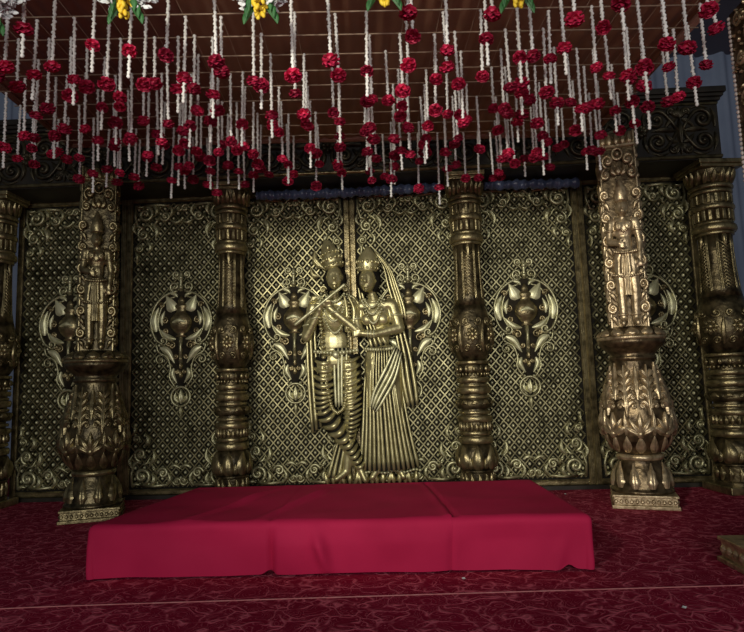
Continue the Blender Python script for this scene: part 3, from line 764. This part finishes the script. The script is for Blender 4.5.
drape([(372, 246), (382, 262), (386, 282), (391, 300), (394, 312)], [(377, 248), (391, 266), (399, 288), (404, 306), (405, 318)], 4, .045, .040, 49, 24, .03).build('veil', 'figure', body2)
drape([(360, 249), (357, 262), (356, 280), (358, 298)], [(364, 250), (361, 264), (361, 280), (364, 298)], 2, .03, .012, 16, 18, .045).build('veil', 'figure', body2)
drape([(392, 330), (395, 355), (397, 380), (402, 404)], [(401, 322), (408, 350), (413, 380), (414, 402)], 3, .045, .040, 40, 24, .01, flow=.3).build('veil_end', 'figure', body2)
# pleated skirt
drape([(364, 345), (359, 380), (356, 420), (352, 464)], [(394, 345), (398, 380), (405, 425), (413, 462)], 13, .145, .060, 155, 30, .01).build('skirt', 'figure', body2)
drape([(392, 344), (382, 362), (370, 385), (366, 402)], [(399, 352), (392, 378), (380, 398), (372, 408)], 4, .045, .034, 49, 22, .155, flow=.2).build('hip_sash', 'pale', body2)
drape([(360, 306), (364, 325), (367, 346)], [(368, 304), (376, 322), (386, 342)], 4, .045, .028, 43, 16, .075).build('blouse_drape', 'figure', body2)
b = MB()
for x0, y0, x1, y1, dz, n, yy in ((363, 297, 379, 296, 9, 14, .13), (361, 298, 381, 297, 15, 18, .135), (361, 299, 383, 298, 23, 22, .135)):
    for k in range(n + 1):
        u = k / n; b.ell(P(x0 + (x1 - x0) * u, y0 + (y1 - y0) * u + dz * sin(pi * u), yy + .03 * sin(pi * u)), (.0095, .011, .0095), 7, 5)
b.build('necklace', 'pale', body2)
b = MB()
for k in range(13): b.ell(P(363 + k * 2.6, 346 - .5 * k / 13 + 1.5 * sin(pi * k / 12), .13 + .02 * sin(pi * k / 12)), (.013, .013, .015), 7, 5)
b.build('belt', 'pale', body2)
for q in ((366, .152), (369, .148), (372, .146)):
    c = P(q[0], 331.6, q[1]); b = MB(); b.sweep([(c[0], c[1] + .031 * sin(2 * pi * i / 14), c[2] + .031 * cos(2 * pi * i / 14)) for i in range(14)], .006, 6, closed=True); b.build('bangle', 'pale', body2)
c = P(394, 313, .07); b = MB(); b.sweep([(c[0] + .05 * cos(2 * pi * i / 16), c[1] + .05 * sin(2 * pi * i / 16), c[2]) for i in range(16)], .009, 6, closed=True)
b.build('armlet', 'pale', body2)
b = MB()
for k in range(20): b.ell(P(353.5 + k * 3.1, 465 + 1.0 * sin(k), .045 + .05 * sin(pi * k / 19)), (.014, .014, .012), 7, 5)
b.build('skirt_border', 'pale', body2)
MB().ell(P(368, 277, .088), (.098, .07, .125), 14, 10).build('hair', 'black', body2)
# lotus foliage at their feet, carved base
b = MB()
for k in range(17):
    x = 322 + k * 5.4; a = (k % 3 - 1) * .5
    b.leaf([P(x, 478)[::2], P(x + 3 * a, 471)[::2], P(x + 7 * a, 464 - (k % 2) * 4)[::2]], .026, .05, 3, y=-.01)
b.build('foliage_base', 'figure', rel)

# ================================================================== STATUE PILLARS
def make_guardian():
    """standing attendant in high relief, feet at z = 0, 0.97 high, facing -y"""
    g = MB()
    g.ell((0.0, -.08, .795), (.046, .052, .062), 12, 9)
    g.cap((0, -.07, .75), (0, -.06, .72), .026, .032)
    g.cap((-.075, -.05, .70), (.075, -.05, .70), .036, .036)
    g.ell((0, -.05, .655), (.085, .058, .085), 12, 9)
    g.ell((0.004, -.055, .56), (.062, .048, .08), 12, 9)
    g.ell((-.006, -.055, .475), (.088, .06, .07), 12, 9)
    for e in (-1, 1): g.ell((e * .036, -.098, .668), (.036, .020, .034), 10, 7)
    g.limb([(-.098, -.055, .695), (-.115, -.065, .57), (-.04, -.13, .545)], [.034, .028, .020])
    g.limb([(.098, -.055, .695), (.120, -.06, .56), (.110, -.085, .45)], [.034, .028, .020])
    for k in range(4):
        g.limb([(-.045 + .004, -.135, .553 - k * .011), (-.012, -.142, .552 - k * .012), (0.004, -.132, .548 - k * .012)], [.0075, .007, .006], 6)
        g.limb([(.097 + k * .009, -.088, .44), (.094 + k * .010, -.098, .41), (.096 + k * .010, -.094, .39)], [.0075, .007, .006], 6)
    g.limb([(-.04, -.13, .553), (-.03, -.14, .572), (-.015, -.142, .576)], [.008, .0075, .006], 6)
    g.limb([(.098, -.092, .445), (.085, -.105, .43), (.083, -.105, .412)], [.008, .0075, .006], 6)
    g.limb([(-.045, -.05, .45), (-.050, -.055, .24), (-.046, -.05, .04)], [.058, .044, .030])
    g.limb([(.045, -.05, .45), (.056, -.065, .24), (.048, -.05, .04)], [.058, .044, .030])
    for e in (-1, 1): g.limb([(e * .047, -.05, .03), (e * .056, -.115, .018)], [.03, .02])
    g.cap((0, -.130, .812), (0, -.136, .782), .005, .009, 7)
    for e in (-1, 1):
        g.ell((e * .018, -.122, .803), (.012, .009, .006), 8, 5); g.ell((e * .045, -.08, .79), (.010, .016, .022), 8, 5)
        g.cap((e * .008, -.128, .816), (e * .028, -.118, .817), .004, .004, 6)
    g.cap((-.012, -.126, .760), (.012, -.126, .760), .0055, .0055, 7)
    return g
def pillar_statue_parts(t, zb, hi, lo):
    body = remeshed(make_guardian(), 'statue', hi, t, .0065, 2); body.location = (0, -.075, zb + .012); body.scale = (1.0, .95, 1.03)
    b = MB(); b.lathe([(.048, .0), (.058, .01), (.052, .03), (.06, .045), (.045, .075), (.048, .09), (.026, .125), (.008, .16)], 16, lambda a, z, r: r * (1 + .04 * sin(8 * a)), 0, -.075)
    b.v = [(x, y, z + .835) for x, y, z in b.v]; b.build('headdress', hi, body)
    def dr(L, R, nf, bulge, amp, base, nu, nv, name, horiz=0):
        l = smooth_line([(q[0], 0, q[1]) for q in L], nv); r = smooth_line([(q[0], 0, q[1]) for q in R], nv); m = MB()
        def fn(u, v):
            j = int(round(v * (nv - 1))); p = l[j].lerp(r[j], u); e = min(1, 6 * u, 6 * (1 - u))
            f = abs(sin(pi * nf * u)) if nf else abs(sin(pi * horiz * v))
            return (p.x, -(base + sqrt(e) * (bulge * sin(pi * u) ** .7 + amp * f)), p.z)
        m.grid(fn, nu, nv); m.build(name, hi, body)
    dr([(-.085, .50), (-.112, .42), (-.125, .34)], [(.085, .50), (.105, .42), (.118, .36)], 7, .11, .012, .01, 60, 14, 'hip_skirt')
    dr([(-.03, .46), (-.034, .33), (-.03, .2)], [(.03, .46), (.034, .33), (.03, .2)], 4, .03, .010, .10, 24, 10, 'front_sash')
    b = MB()
    for k in range(13): b.ell((-.085 + k * .0142, -.105 - .03 * sin(pi * k / 12), .495 - .012 * sin(pi * k / 12)), (.011, .011, .012), 7, 5)
    b.build('belt', hi, body); b = MB()
    for k in range(15): 
        u = k / 14; b.ell((-.07 + .14 * u, -.09 - .045 * sin(pi * u), .725 - .10 * sin(pi * u)), (.008, .009, .008), 6, 4)
    b.build('necklace', hi, body); b = MB()
    for k in range(15):
        b.ell((-.118 + k * .0168, -.08 - .045 * sin(pi * k / 14), .345 - .02 * sin(pi * k / 14)), (.010, .010, .011), 6, 4)
    b.build('skirt_border', hi, body)
    for e in (-1, 1):
        for nm, cx_, cy_, cz_ in (('anklet', e * .05, -.053, .075), ('armlet', e * .107, -.06, .64)):
            MB().sweep([(cx_ + .036 * cos(2 * pi * i / 14), cy_ + .036 * sin(2 * pi * i / 14), cz_) for i in range(14)], .008, 6, closed=True).build(nm, hi, body)
    b = MB(); h = MB()      # scroll border either side and arch above the head
    zz = .10
    for k in range(6):
        h.vol(.125, zb + .14 + k * .16, .042, .010, radians(-90 if k % 2 else 90), 1.4 if k % 2 else -1.4, .013, -.105)
        h.leaf([(.145, zb + .08 + k * .16), (.115, zb + .065 + k * .16), (.095, zb + .02 + k * .16)], .020, .034, 0, 7, -.095)
    h.vol(.08, zb + 1.19, .052, .010, radians(-80), 1.4, .015, -.10); h.vol(.105, zb + 1.09, .040, .010, radians(90), -1.3, .013, -.10)
    h.leaf([(.02, zb + 1.08), (.05, zb + 1.11), (.04, zb + 1.17)], .022, .03, 0, 7, -.085)
    b.add(h.v, h.f); b.mirror(h)
    b.leaf([(0, zb + 1.08), (0, zb + 1.15)], .03, .035, 0, 7, -.085)
    b.sweep([(.04 * cos(2 * pi * i / 20), -.095, zb + 1.235 + .04 * sin(2 * pi * i / 20)) for i in range(20)], .011, 6, closed=True); b.ell((0, -.095, zb + 1.235), (.018, .018, .018), 8, 6)
    b.build('scroll_border', hi, t)
    b = MB()
    for x in (-.108, -.054, 0, .054, .108):
        b.leaf([(x, zb + 1.30), (x, zb + 1.34), (x, zb + 1.395)], .030, .04, 0, 8, -.07, .6)
    b.build('crest_leaf', hi, t)
    b = MB(); b.slab(-.15, .15, -.098, -.07, zb + 1.285, zb + 1.31, .006); b.build('crest_shelf', hi, t, flatang=30)

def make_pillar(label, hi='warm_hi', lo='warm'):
    t = thing('statue_pillar', label, 'pillar')
    b = MB(); b.box(-.225, .225, -.225, .225, 0, .022); b.box(-.21, .21, -.21, .21, .022, .072); b.box(-.22, .22, -.22, .22, .072, .088)
    b.build('base_plate', hi, t, smooth=False, bev=.004)
    b = MB()
    for s in range(4):
        q = MB()
        for k in range(12): q.leaf([(-.195 + k * .0354 - .013, .047), (-.195 + k * .0354 + .013, .047)], .016, .012, 0, 5, -.21)
        b.put(q, Matrix.Rotation(s * pi / 2, 4, 'Z'))
    b.build('plate_carving', hi, t)
    fp_ = [(.215, .088), (.222, .098), (.215, .11), (.205, .118), (.203, .13), (.198, .16), (.185, .21), (.160, .26), (.148, .29), (.150, .30)]
    MB().lathe(fp_, 48).build('foot', lo, t)
    b = MB()
    for i in range(11):
        x = (i - 5.5) * .118; b.leaf([(x, .125), (x, .19), (x, .285)], .048, .024, 3, 11, 0, .6, .3)
    q = MB(); 
    b.wrap(fp_); b.build('foot_leaves', hi, t)
    n = 9
    MB().lathe([(.13, .298)] + [(.150 + .018 * cos(-pi / 2 + pi * k / (n - 1)), .318 + .02 * sin(-pi / 2 + pi * k / (n - 1))) for k in range(n)] + [(.13, .338)], 40).build('ring', hi, t)
    vp = [(.140, .335), (.155, .345), (.192, .385), (.226, .44), (.243, .51), (.246, .58), (.237, .65), (.215, .73), (.188, .81), (.168, .87), (.160, .92), (.158, .96)]
    vb = [vp[0]]
    for k in range(60):
        pass
    fine = [Vector((r, 0, z)) for r, z in vp]; fine = smooth_line([tuple(q) for q in fine], 40); fine = [(q.x, q.z) for q in fine]
    MB().lathe(fine, 96, lambda a, z, r: r * (1 + (.035 * (abs(cos(8 * a)) - .5) * max(0, min(1, (.52 - z) / .12)) * max(0, min(1, (z - .34) / .05))))).build('vase_body', lo, t)
    b = MB()
    for i in range(8):       # palmettes on the vase belly
        x = (i - 4) * .19
        for a in (-62, -34, 0, 34, 62):
            a = radians(a); Lf = .135 if a == 0 else .12
            b.leaf([(x, .47), (x + .6 * Lf * sin(a) * .9, .47 + .6 * Lf * cos(a)), (x + Lf * sin(a) * 1.05, .47 + Lf * cos(a) * 1.1)], .026, .034, 0, 7)
        b.ell((x, -.012, .475), (.026, .024, .026), 8, 6)
        b.leaf([(x + .095, .47), (x + .095, .54), (x + .095, .63)], .026, .024, 3)
    b.wrap(fine); b.build('belly_palmettes', hi, t)
    b = MB()
    for i in range(8):
        x = (i - 4) * .155 + .0775 
        b.leaf([(x, .60), (x, .74), (x, .93)], .024, .030, 0, 9)
        for k in range(5):
            z = .64 + k * .05
            for s in (1, -1): b.leaf([(x, z), (x + s * .034, z + .045), (x + s * (.066 - .006 * k), z + .04)], .018, .030, 0, 6)
        b.leaf([(x + .0775, .70), (x + .0775, .82), (x + .0775, .945)], .030, .028, 4, 13)
        for k in range(3):
            for s in (1, -1): b.vol(x + .0775 + s * .03, .66 + .06 * k, .018, .005, radians(90), s * 1.2, .007, -.006, 12)
    b.wrap(fine); b.build('neck_leaves', hi, t)
    b = MB()
    for i in range(16):
        x = (i - 8) * .094; b.leaf([(x, .35), (x, .40), (x, .465)], .036, .02, 0, 8, 0, .7, .3)
    b.wrap(fine); b.build('lower_gadroons', hi, t)
    lp = [(.150, .955), (.172, .965), (.172, .985), (.155, .995), (.175, 1.02), (.205, 1.045), (.232, 1.065), (.240, 1.08), (.240, 1.10), (.225, 1.11)]
    MB().lathe(lp, 48).build('vase_rim', lo, t)
    MB().lathe([(.20, 1.098), (.244, 1.10), (.248, 1.112), (.244, 1.122), (.20, 1.124)], 48).build('rim_plate', hi, t)
    dp = [(.225, 1.122), (.224, 1.135), (.210, 1.155), (.185, 1.175), (.15, 1.19)]
    MB().lathe(dp, 40).build('lotus_dome', lo, t)
    b = MB()
    for i in range(12):
        x = (i - 6) * .112; b.leaf([(x, 1.125), (x, 1.155), (x, 1.186)], .05, .03, 0, 9, 0, .6, .2)
    b.wrap(dp); b.build('dome_petals', hi, t)
    MB().slab(-.15, .15, -.07, .12, 1.18, 2.58, .006).build('statue_slab', lo, t, flatang=30)
    b = MB()
    for x in (-1, 1): b.slab(x * .142 - .009, x * .142 + .009, -.094, -.06, 1.18, 2.58, .005)
    b.build('slab_edge', hi, t, flatang=30)
    pillar_statue_parts(t, 1.18, hi, lo)
    for sg in (-1, 1):
        q = MB()
        for k in range(9):
            z = 1.27 + k * .145
            q.vol(0, z, .05, .010, radians(90 if k % 2 else -90), 1.4 if k % 2 else -1.4, .012, -.004)
            q.leaf([(-.07, z + .03), (-.03, z + .075), (.05, z + .085)], .020, .03, 2); q.leaf([(.075, z - .04), (.06, z + .01), (.075, z + .06)], .014, .024, 0, 7); q.ell((-.07, -.006, z - .03), (.016, .016, .016), 7, 5)
        o = MB(); o.put(q, Matrix.Translation((sg * .15, .02, 0)) @ Matrix.Rotation(sg * pi / 2, 4, 'Z')); o.build('side_carving', hi, t)
    return t
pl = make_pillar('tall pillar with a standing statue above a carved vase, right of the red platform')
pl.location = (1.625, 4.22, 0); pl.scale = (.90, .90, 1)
def slim(p):
    for c_ in kids(p):
        if c_.name.split('.')[0] in ('statue_slab', 'slab_edge', 'statue', 'scroll_border', 'crest_leaf', 'crest_shelf', 'side_carving'): c_.scale = (c_.scale[0] * .9, c_.scale[1] * .9, c_.scale[2])
slim(pl)
pl.rotation_euler.z = radians(-17); pl['group'] = 'statue pillars'
p2 = make_pillar('dim pillar with a standing statue above a carved vase, left of the red platform', 'bronze_hi', 'bronze'); p2['group'] = 'statue pillars'  # darker bronze pair stands in for the weaker light on this pillar
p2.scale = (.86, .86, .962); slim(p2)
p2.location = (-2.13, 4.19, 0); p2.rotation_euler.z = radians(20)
def make_post():
    t = thing('carved_post', 'nearest carved post with beaded edge, cut off by the right picture edge', 'post', (1.785, 2.69, 0))
    b = MB(); b.box(-.345, .345, -.24, .24, 0, .022); b.box(-.33, .33, -.225, .225, .022, .095); b.box(-.34, .34, -.235, .235, .095, .112)
    b.build('base_plate', 'warm_hi', t, smooth=False, bev=.004)
    q = MB()
    for k in range(9): q.leaf([(-.2 + k * .05 - .018, .058), (-.2 + k * .05 + .018, .058)], .024, .014, 0, 5)
    for M4 in (Matrix.Translation((-.33, 0, 0)) @ Matrix.Rotation(-pi / 2, 4, 'Z'), Matrix.Translation((0, -.225, 0))):
        MB().put(q, M4).build('plate_carving', 'warm_hi', t, stuff=True)
    b = MB(); b.box(-.18, .18, -.18, .18, .112, .15); b.box(-.15, .15, -.15, .15, .15, .20); b.build('stepped_foot', 'warm', t, smooth=False, bev=.006)
    MB().box(-.115, .115, -.115, .115, .20, 2.58).build('post_core', 'warm', t, smooth=False, bev=.004)
    rr = random.Random(8); q = MB()
    for k in range(24):
        z = .26 + k * .098
        q.vol(-.035 if k % 2 else .035, z, .036, .008, radians(90 if k % 2 else -90), 1.3 if k % 2 else -1.3, .009, -.004)
        for m_ in range(9):
            x = rr.uniform(-.09, .09); zz = z + rr.uniform(-.05, .05); a = rr.uniform(0, 6.28)
            q.leaf([(x, zz), (x + .02 * cos(a), zz + .02 * sin(a))], .008, .016, 0, 4)
    for nm, r_ in (('face_carving', 0), ('face_carving', -pi / 2)):
        b = MB(); b.put(q, Matrix.Rotation(r_, 4, 'Z') @ Matrix.Translation((0, -.115, 0))); b.build(nm, 'warm_hi', t, stuff=True)
    for x, y in ((-.115, -.115), (-.115, .115), (.115, -.115)):
        b = MB()
        for k in range(105): b.ell((x, y, .22 + k * .0225), (.010, .010, .0105), 6, 4)
        o = b.build('bead_edge', mat('bead_white', (.7, .6, .52), (.85, .78, .7), 40, .35), t, stuff=True)
make_post()

# ================================================================== RED PLATFORM
XL, XR, YF, YB, ZT = -1.455, .855, 2.80, 3.83, .242
pf = thing('low_platform', 'low seating platform covered with plain red cloth on the carpet', 'platform', (0, 0, 0))
MB().add([(XL + .10, YF + .09, 0.002), (XR - .10, YF + .09, 0.002), (XR - .16, YB - .08, 0.002), (XL + .30, YB - .08, 0.002),
          (XL + .10, YF + .09, ZT - .035), (XR - .10, YF + .09, ZT - .035), (XR - .16, YB - .08, ZT - .035), (XL + .30, YB - .08, ZT - .035)],
         [(0, 3, 2, 1), (4, 5, 6, 7), (0, 1, 5, 4), (1, 2, 6, 5), (2, 3, 7, 6), (3, 0, 4, 7)]).build('platform_box', mat('dark_red_cloth', (.10, .004, .014), (.13, .006, .018), 5, .8), pf, smooth=False)
RF = .030
def fold(e):
    if e <= 0: return 0, 0
    ph = min(e / RF, pi / 2); o = RF * sin(ph); d = RF * (1 - cos(ph))
    if e > RF * pi / 2: d += e - RF * pi / 2
    return o, d
SEAM = (-.600, .222)
def cloth(s, t):
    """s across, t front(<0 over the front edge) to back, in metres of cloth"""
    W = XR - XL - 2 * RF; D = YB - YF - 2 * RF
    a = -s if s < 0 else (s - W if s > W else 0); c = -t if t < 0 else (t - D if t > D else 0)
    e = max(a, c); o, d = fold(e)
    x = XL + RF + min(max(s, 0), W); y = YF + RF + min(max(t, 0), D); z = ZT - d
    if a > 0 and c > 0:
        an = atan2(c, a); flare = .018 * min(1, d / .2) * sin(2 * an)
        x += (-1 if s < 0 else 1) * (o * cos(an) + flare * cos(an)); y += (-1 if t < 0 else 1) * (o * sin(an) + flare * sin(an))
    elif a > 0: x += (-1 if s < 0 else 1) * o
    elif c > 0: y += (-1 if t < 0 else 1) * o
    k = (y - YF) / (YB - YF)
    x = x + .17 * k * max(0, min(1, (.0 - x) / 1.4)) - .04 * k * max(0, min(1, x / .8))
    # slack and creases
    top = 1 if e <= 0 else 0
    nz = noise.noise((x * 1.7, y * 2.5, 3.1)); n2 = noise.noise((x * 5, y * 4, z * 4 + 9))
    if top:
        z += .010 * nz + .006 * n2
        for q in (-.86, -.52):                       # soft diagonal drag lines
            z += .022 * exp(-((x - q - .32 * (y - 3.3)) / .03) ** 2) * max(0, sin(pi * k))
        z += .007 * exp(-((x - SEAM[1] + .09 * k) / .022) ** 2) - .016 * exp(-((x - SEAM[1] - .02 + .09 * k) / .012) ** 2) 
        z -= .006 * exp(-((x - SEAM[0]) / .01) ** 2)
    elif c > 0 and t < 0:
        q = min(1, d / .1)
        y += q * (.032 * noise.noise((x * 2.2, z * 3, 1.7)) + .010 * noise.noise((x * 6, z * 5, 4.2)))
        y += q * .026 * exp(-((x - SEAM[0] - .02 * z) / .014) ** 2) + q * .010 * exp(-((x - SEAM[1]) / .010) ** 2)
        y -= q * .042 * exp(-((x + .37 + .25 * (z - .12)) / .03) ** 2) * sin(pi * min(1, max(0, z / .24)))
        y -= q * .014 * exp(-((x - .72 - .3 * (z - .1)) / .03) ** 2) * (1 - min(1, z / .22))
        y += .010 * (1 - z / ZT)
    x = -.3 + (x + .3) * (1 - .016 * max(0, ZT - z) / ZT)
    hem = .004 + .004 * (1 + noise.noise((x * 4, y * 4, 0)))
    if e > 0 and t < 0: hem += .018 * exp(-((x - SEAM[0] + .01) / .022) ** 2) + .020 * exp(-((x - .735) / .025) ** 2)
    return (x, y, max(z, hem))
Wc = XR - XL - 2 * RF; Dc = YB - YF - 2 * RF; drop = ZT + RF * (pi / 2 - 1) - .003
s_ranges = [(-drop, SEAM[0] - XL - RF + .004), (SEAM[0] - XL - RF, SEAM[1] - XL - RF + .004), (SEAM[1] - XL - RF, Wc + drop)]
for i, (s0, s1) in enumerate(s_ranges):
    nu = int((s1 - s0) / .012); b = MB()
    b.grid(lambda u, v, s0=s0, s1=s1: cloth(s0 + (s1 - s0) * u, -drop + (Dc + 2 * drop) * v), nu, 120)
    if i == 1: b.v = [(x, y - .002, z + .0015) for x, y, z in b.v]
    b.build('cloth_cover', 'red', pf)

# ================================================================== CANOPY, CORD GRID, GARLANDS
CZ = 2.60; CYAW = radians(3.25)
def cw(u, d, z): return (u * cos(CYAW) - d * sin(CYAW), u * sin(CYAW) + d * cos(CYAW), z)
U0, U1, D0, D1 = -2.06, 1.74, 2.24, 4.20
cn = thing('cloth_canopy', 'brown gathered cloth ceiling of the canopy over the platform', 'canopy', (0, 0, 0), CYAW)
edges = [U0, -1.76, -.83, .11, 1.05, U1]
for i in range(5):
    a, c = edges[i], edges[i + 1]
    def strip(u, v, a=a, c=c, i=i):
        x = a - .012 + (c - a + .024) * u; d = D0 + (D1 - D0) * v
        z = CZ + .05 - .030 * sin(pi * u) * (1 + .3 * sin(9 * v + i)) + .006 * sin(x * 78 + .8 * sin(d * 3 + i)) + .004 * sin(x * 31 + d * 2) + .006 * noise.noise((x * 3, d * 2, i))
        return (x, d, z)
    MB().grid(strip, max(20, int((c - a) * 90)), 40).build('cloth_strip', 'canopy2' if i < 2 else 'canopy', cn)
for nm, p, q in (('edge_pole', (U1, D0), (U1, D1)), ('edge_pole', (U0, D0), (U0, D1)), ('edge_pole', (U0, D1), (U1, D1)), ('edge_pole', (U0, D0 - .02), (U1, D0 - .02))):
    MB().sweep([(p[0], p[1], CZ + .035), (q[0], q[1], CZ + .035)], .022, 10).build(nm, 'edge', cn)
G = .1725
rows = [D0 + .05 + i * G for i in range(12)]; rows = [d for d in rows if d < D1 - .02]
cols = []
u = U0 + .06
while u < U1 - .02: cols.append(u); u += G
cg = thing('cord_grid', 'open net of cream cords strung under the cloth canopy', 'net', (0, 0, 0), CYAW)
ux = MB().sweep([(U0, 0, 0), (U1, 0, 0)], .0038, 6).mesh('cross_cord'); ux.materials.append(M['cord'])
uy = MB().sweep([(0, D0, 0), (0, D1, 0)], .0014, 5).mesh('long_cord'); uy.materials.append(M['cord'])
for k, d in enumerate(rows): link('cross_cord', ux, cg, (0, d + .01 * sin(k * 5), CZ - .012))
for u in cols: link('long_cord', uy, cg, (u, 0, CZ - .006))

def rose_mesh():
    b = MB(); rnd = random.Random(4)
    b.ell((0, 0, 0), (.017, .017, .020), 10, 7)
    for ring_, (n, r, tilt, sz) in enumerate(((4, .010, .15, .024), (6, .016, .5, .027), (7, .019, .95, .028), (6, .016, 1.5, .026), (5, .012, 2.2, .024))):
        for i in range(n):
            a = 2 * pi * i / n + ring_ * .55 + rnd.uniform(-.15, .15); tl = tilt + rnd.uniform(-.12, .12)
            out = Vector((cos(a), sin(a), 0)); up = Vector((0, 0, -1)); tn = Vector((-sin(a), cos(a), 0))
            ax = (up * cos(tl) + out * sin(tl)).normalized(); nr = tn.cross(ax)
            def fn(u, v):
                ww = (u - .5) * 2; wd = sz * .62 * sin(pi * (.18 + .66 * v))
                curl = -.35 * sz * ww * ww + .28 * sz * v * v
                return out * (r * .35) + ax * (sz * 1.0 * v) + tn * (ww * wd) - nr * (curl - .0) * (1 if nr.dot(out) < 0 else -1)
            b.grid(fn, 4, 4)
    m = b.mesh('rose'); m.materials.append(M['rose']); return m
ROSE = rose_mesh()
def string_mesh(L, seed):
    rnd = random.Random(seed); b = MB(); n = int(L / .0085)
    pts = []; rad = []
    for i in range(n + 1):
        z = -L * i / n; pts.append((.0018 * sin(i * 1.7 + seed), .0018 * cos(i * 1.3), z)); rad.append(.0064 + (.0034 if i % 2 else -.0018) + rnd.uniform(-.001, .001))
    b.sweep(pts, rad, 6)
    m = b.mesh('bud_string'); m.materials.append(M['jasmine']); return m
LENS = [.20, .23, .26, .29, .32, .35, .38]
STR = [string_mesh(L, k) for k, L in enumerate(LENS)]
TAIL = string_mesh(.12, 9); rnd = random.Random(23)
ORD = 'first second third fourth fifth sixth seventh eighth ninth tenth eleventh twelfth thirteenth fourteenth fifteenth sixteenth seventeenth eighteenth nineteenth twentieth twenty-first twenty-second twenty-third twenty-fourth twenty-fifth twenty-sixth twenty-seventh twenty-eighth twenty-ninth thirtieth thirty-first thirty-second thirty-third thirty-fourth thirty-fifth thirty-sixth thirty-seventh thirty-eighth'.split()
for r_i, d in enumerate(rows):
    cnt = 0; spots = []
    for c_i, u in enumerate(cols):
        if r_i == 0 and rnd.random() < .55: continue
        if not -361 / 600 * (d + .16) - .02 < u < 383 / 600 * (d + .16) + .02: continue
        if rnd.random() < .06: continue
        if r_i < 4 and -.75 < u < .0 and rnd.random() < .25: continue
        if d > 4.22 - max(0, u - .85) * .85 - max(0, -1.68 - u) * 1.6: continue
        spots.append(u)
        if 2 < r_i and not -.70 < u < .0 and rnd.random() < .42: spots.append(u + G * rnd.uniform(.35, .6))
    for u in spots:
        k = min(6, max(0, int(rnd.gauss(3.0 + .09 * r_i, 1.4))))
        uu = u + rnd.uniform(-.022, .022); dd = d + rnd.uniform(-.015, .015)
        xw, yw, zw = cw(uu, dd, CZ - .010)
        size = 'short' if k < 2 else 'mid-length' if k < 5 else 'long'
        cnt += 1
        g = thing('flower_garland', f'{size} white bud garland with red rose, {ORD[cnt - 1]} from left, {ORD[r_i]} row from front', 'garland', (xw, yw, zw), rnd.uniform(0, 6.28), 'hanging garlands, ' + ORD[r_i] + ' row')
        g.rotation_euler.x = rnd.uniform(-.03, .03); g.rotation_euler.y = rnd.uniform(-.03, .03)
        link('bud_string', STR[k], g)
        ro = link('rose', ROSE, g, (0, 0, -LENS[k] - .012)); s = rnd.uniform(.95, 1.25); ro.scale = (s, s, s * rnd.uniform(.9, 1.1)); ro.rotation_euler = (rnd.uniform(-.3, .3), rnd.uniform(-.3, .3), rnd.uniform(0, 6))
        if rnd.random() < .3: link('tail_string', TAIL, g, (0, 0, -LENS[k] - .02))

# white flower swags with yellow and green bunches at the front edge
def floret_blob(mb, c, r, rr):
    mb.ell(c, (r, r, r), 5, 3, Matrix.Rotation(rr.uniform(0, 3), 3, 'X') @ Matrix.Rotation(rr.uniform(0, 3), 3, 'Z'))
swl = ['white flower swag with a yellow bunch at the far left edge', 'white flower swag with a yellow bunch above the left statue pillar',
       'white flower swag with a yellow bunch above the flute player', 'white flower swag with a small yellow bunch above the veiled woman', 'white flower swag with a small yellow bunch above the right inner column']
for i, (u, zl) in enumerate(((-1.42, 2.285), (-.885, 2.325), (-.36, 2.315), (.125, 2.36), (.65, 2.34))):
    rr = random.Random(50 + i); d = D0 - .05
    t = thing('flower_swag', swl[i], 'swag', cw(u, d, zl), CYAW, 'white and yellow flower swags')
    b = MB()
    for s in (-1, 1):
        for k in range(34):
            f = k / 33; x = s * (.045 + .17 * f); z = .045 + .21 * f ** 1.25; w_ = .046 * (1 - .3 * f)
            for q in range(12): 
                a = rr.uniform(0, 2 * pi); r = w_ * sqrt(rr.random()); p = Vector((x + rr.uniform(-.01, .01), r * cos(a), z + r * sin(a)))
                b.leaf([(0, 0), (.005, .026)], .009, .004, 0, 4); m0 = len(b.v) - 28
                R3 = Matrix.Rotation(rr.uniform(-2, 2), 3, 'Y') @ Matrix.Rotation(rr.uniform(-1.2, 1.2), 3, 'X')
                for j in range(m0, len(b.v)): b.v[j] = tuple(R3 @ Vector(b.v[j]) + p)
    b.build('white_florets', 'white', t, stuff=True)
    b = MB()
    for k in range(46):
        a = rr.uniform(0, 2 * pi); h = rr.uniform(-.03, .09); r = .028 * (1 - abs(h - .03) / .10)
        p = Vector((r * cos(a), r * sin(a), h)); R3 = Matrix.Rotation(rr.uniform(-.5, .5), 3, 'Y') @ Matrix.Rotation(rr.uniform(0, 6), 3, 'Z')
        b.ell(p, (.010, .008, .016), 6, 4, R3)
    b.build('yellow_bunch', 'yellow', t)
    for s in (-1, 1):
        for k in range(3):
            b = MB(); b.leaf([(s * .018, .07 - k * .02), (s * (.04 + .008 * k), .03 - k * .025), (s * (.042 + .012 * k), -.02 - k * .018)], .014, .006, 0, 7, -.01 + k * .012)
            b.build('leaf', 'leaf', t)

# ================================================================== LITTLE PETALS ON THE CARPET
for x, y, lab in ((.26, 2.72, 'pale petal on the carpet in front of the platform'), (1.02, 2.35, 'pale petal on the carpet in the right foreground'), (1.22, 4.62, 'pale petal on the carpet beside the right statue pillar')):
    b = MB(); b.grid(lambda u, v: ((u - .5) * .022, (v - .5) * .014, .001 + .004 * (u - .5) ** 2 * 4), 5, 4)
    o = b.build('fallen_petal', 'white', None, loc=(x, y, .001)); o.rotation_euler.z = x * 7; tag(o, lab, 'petal', 'fallen petals')
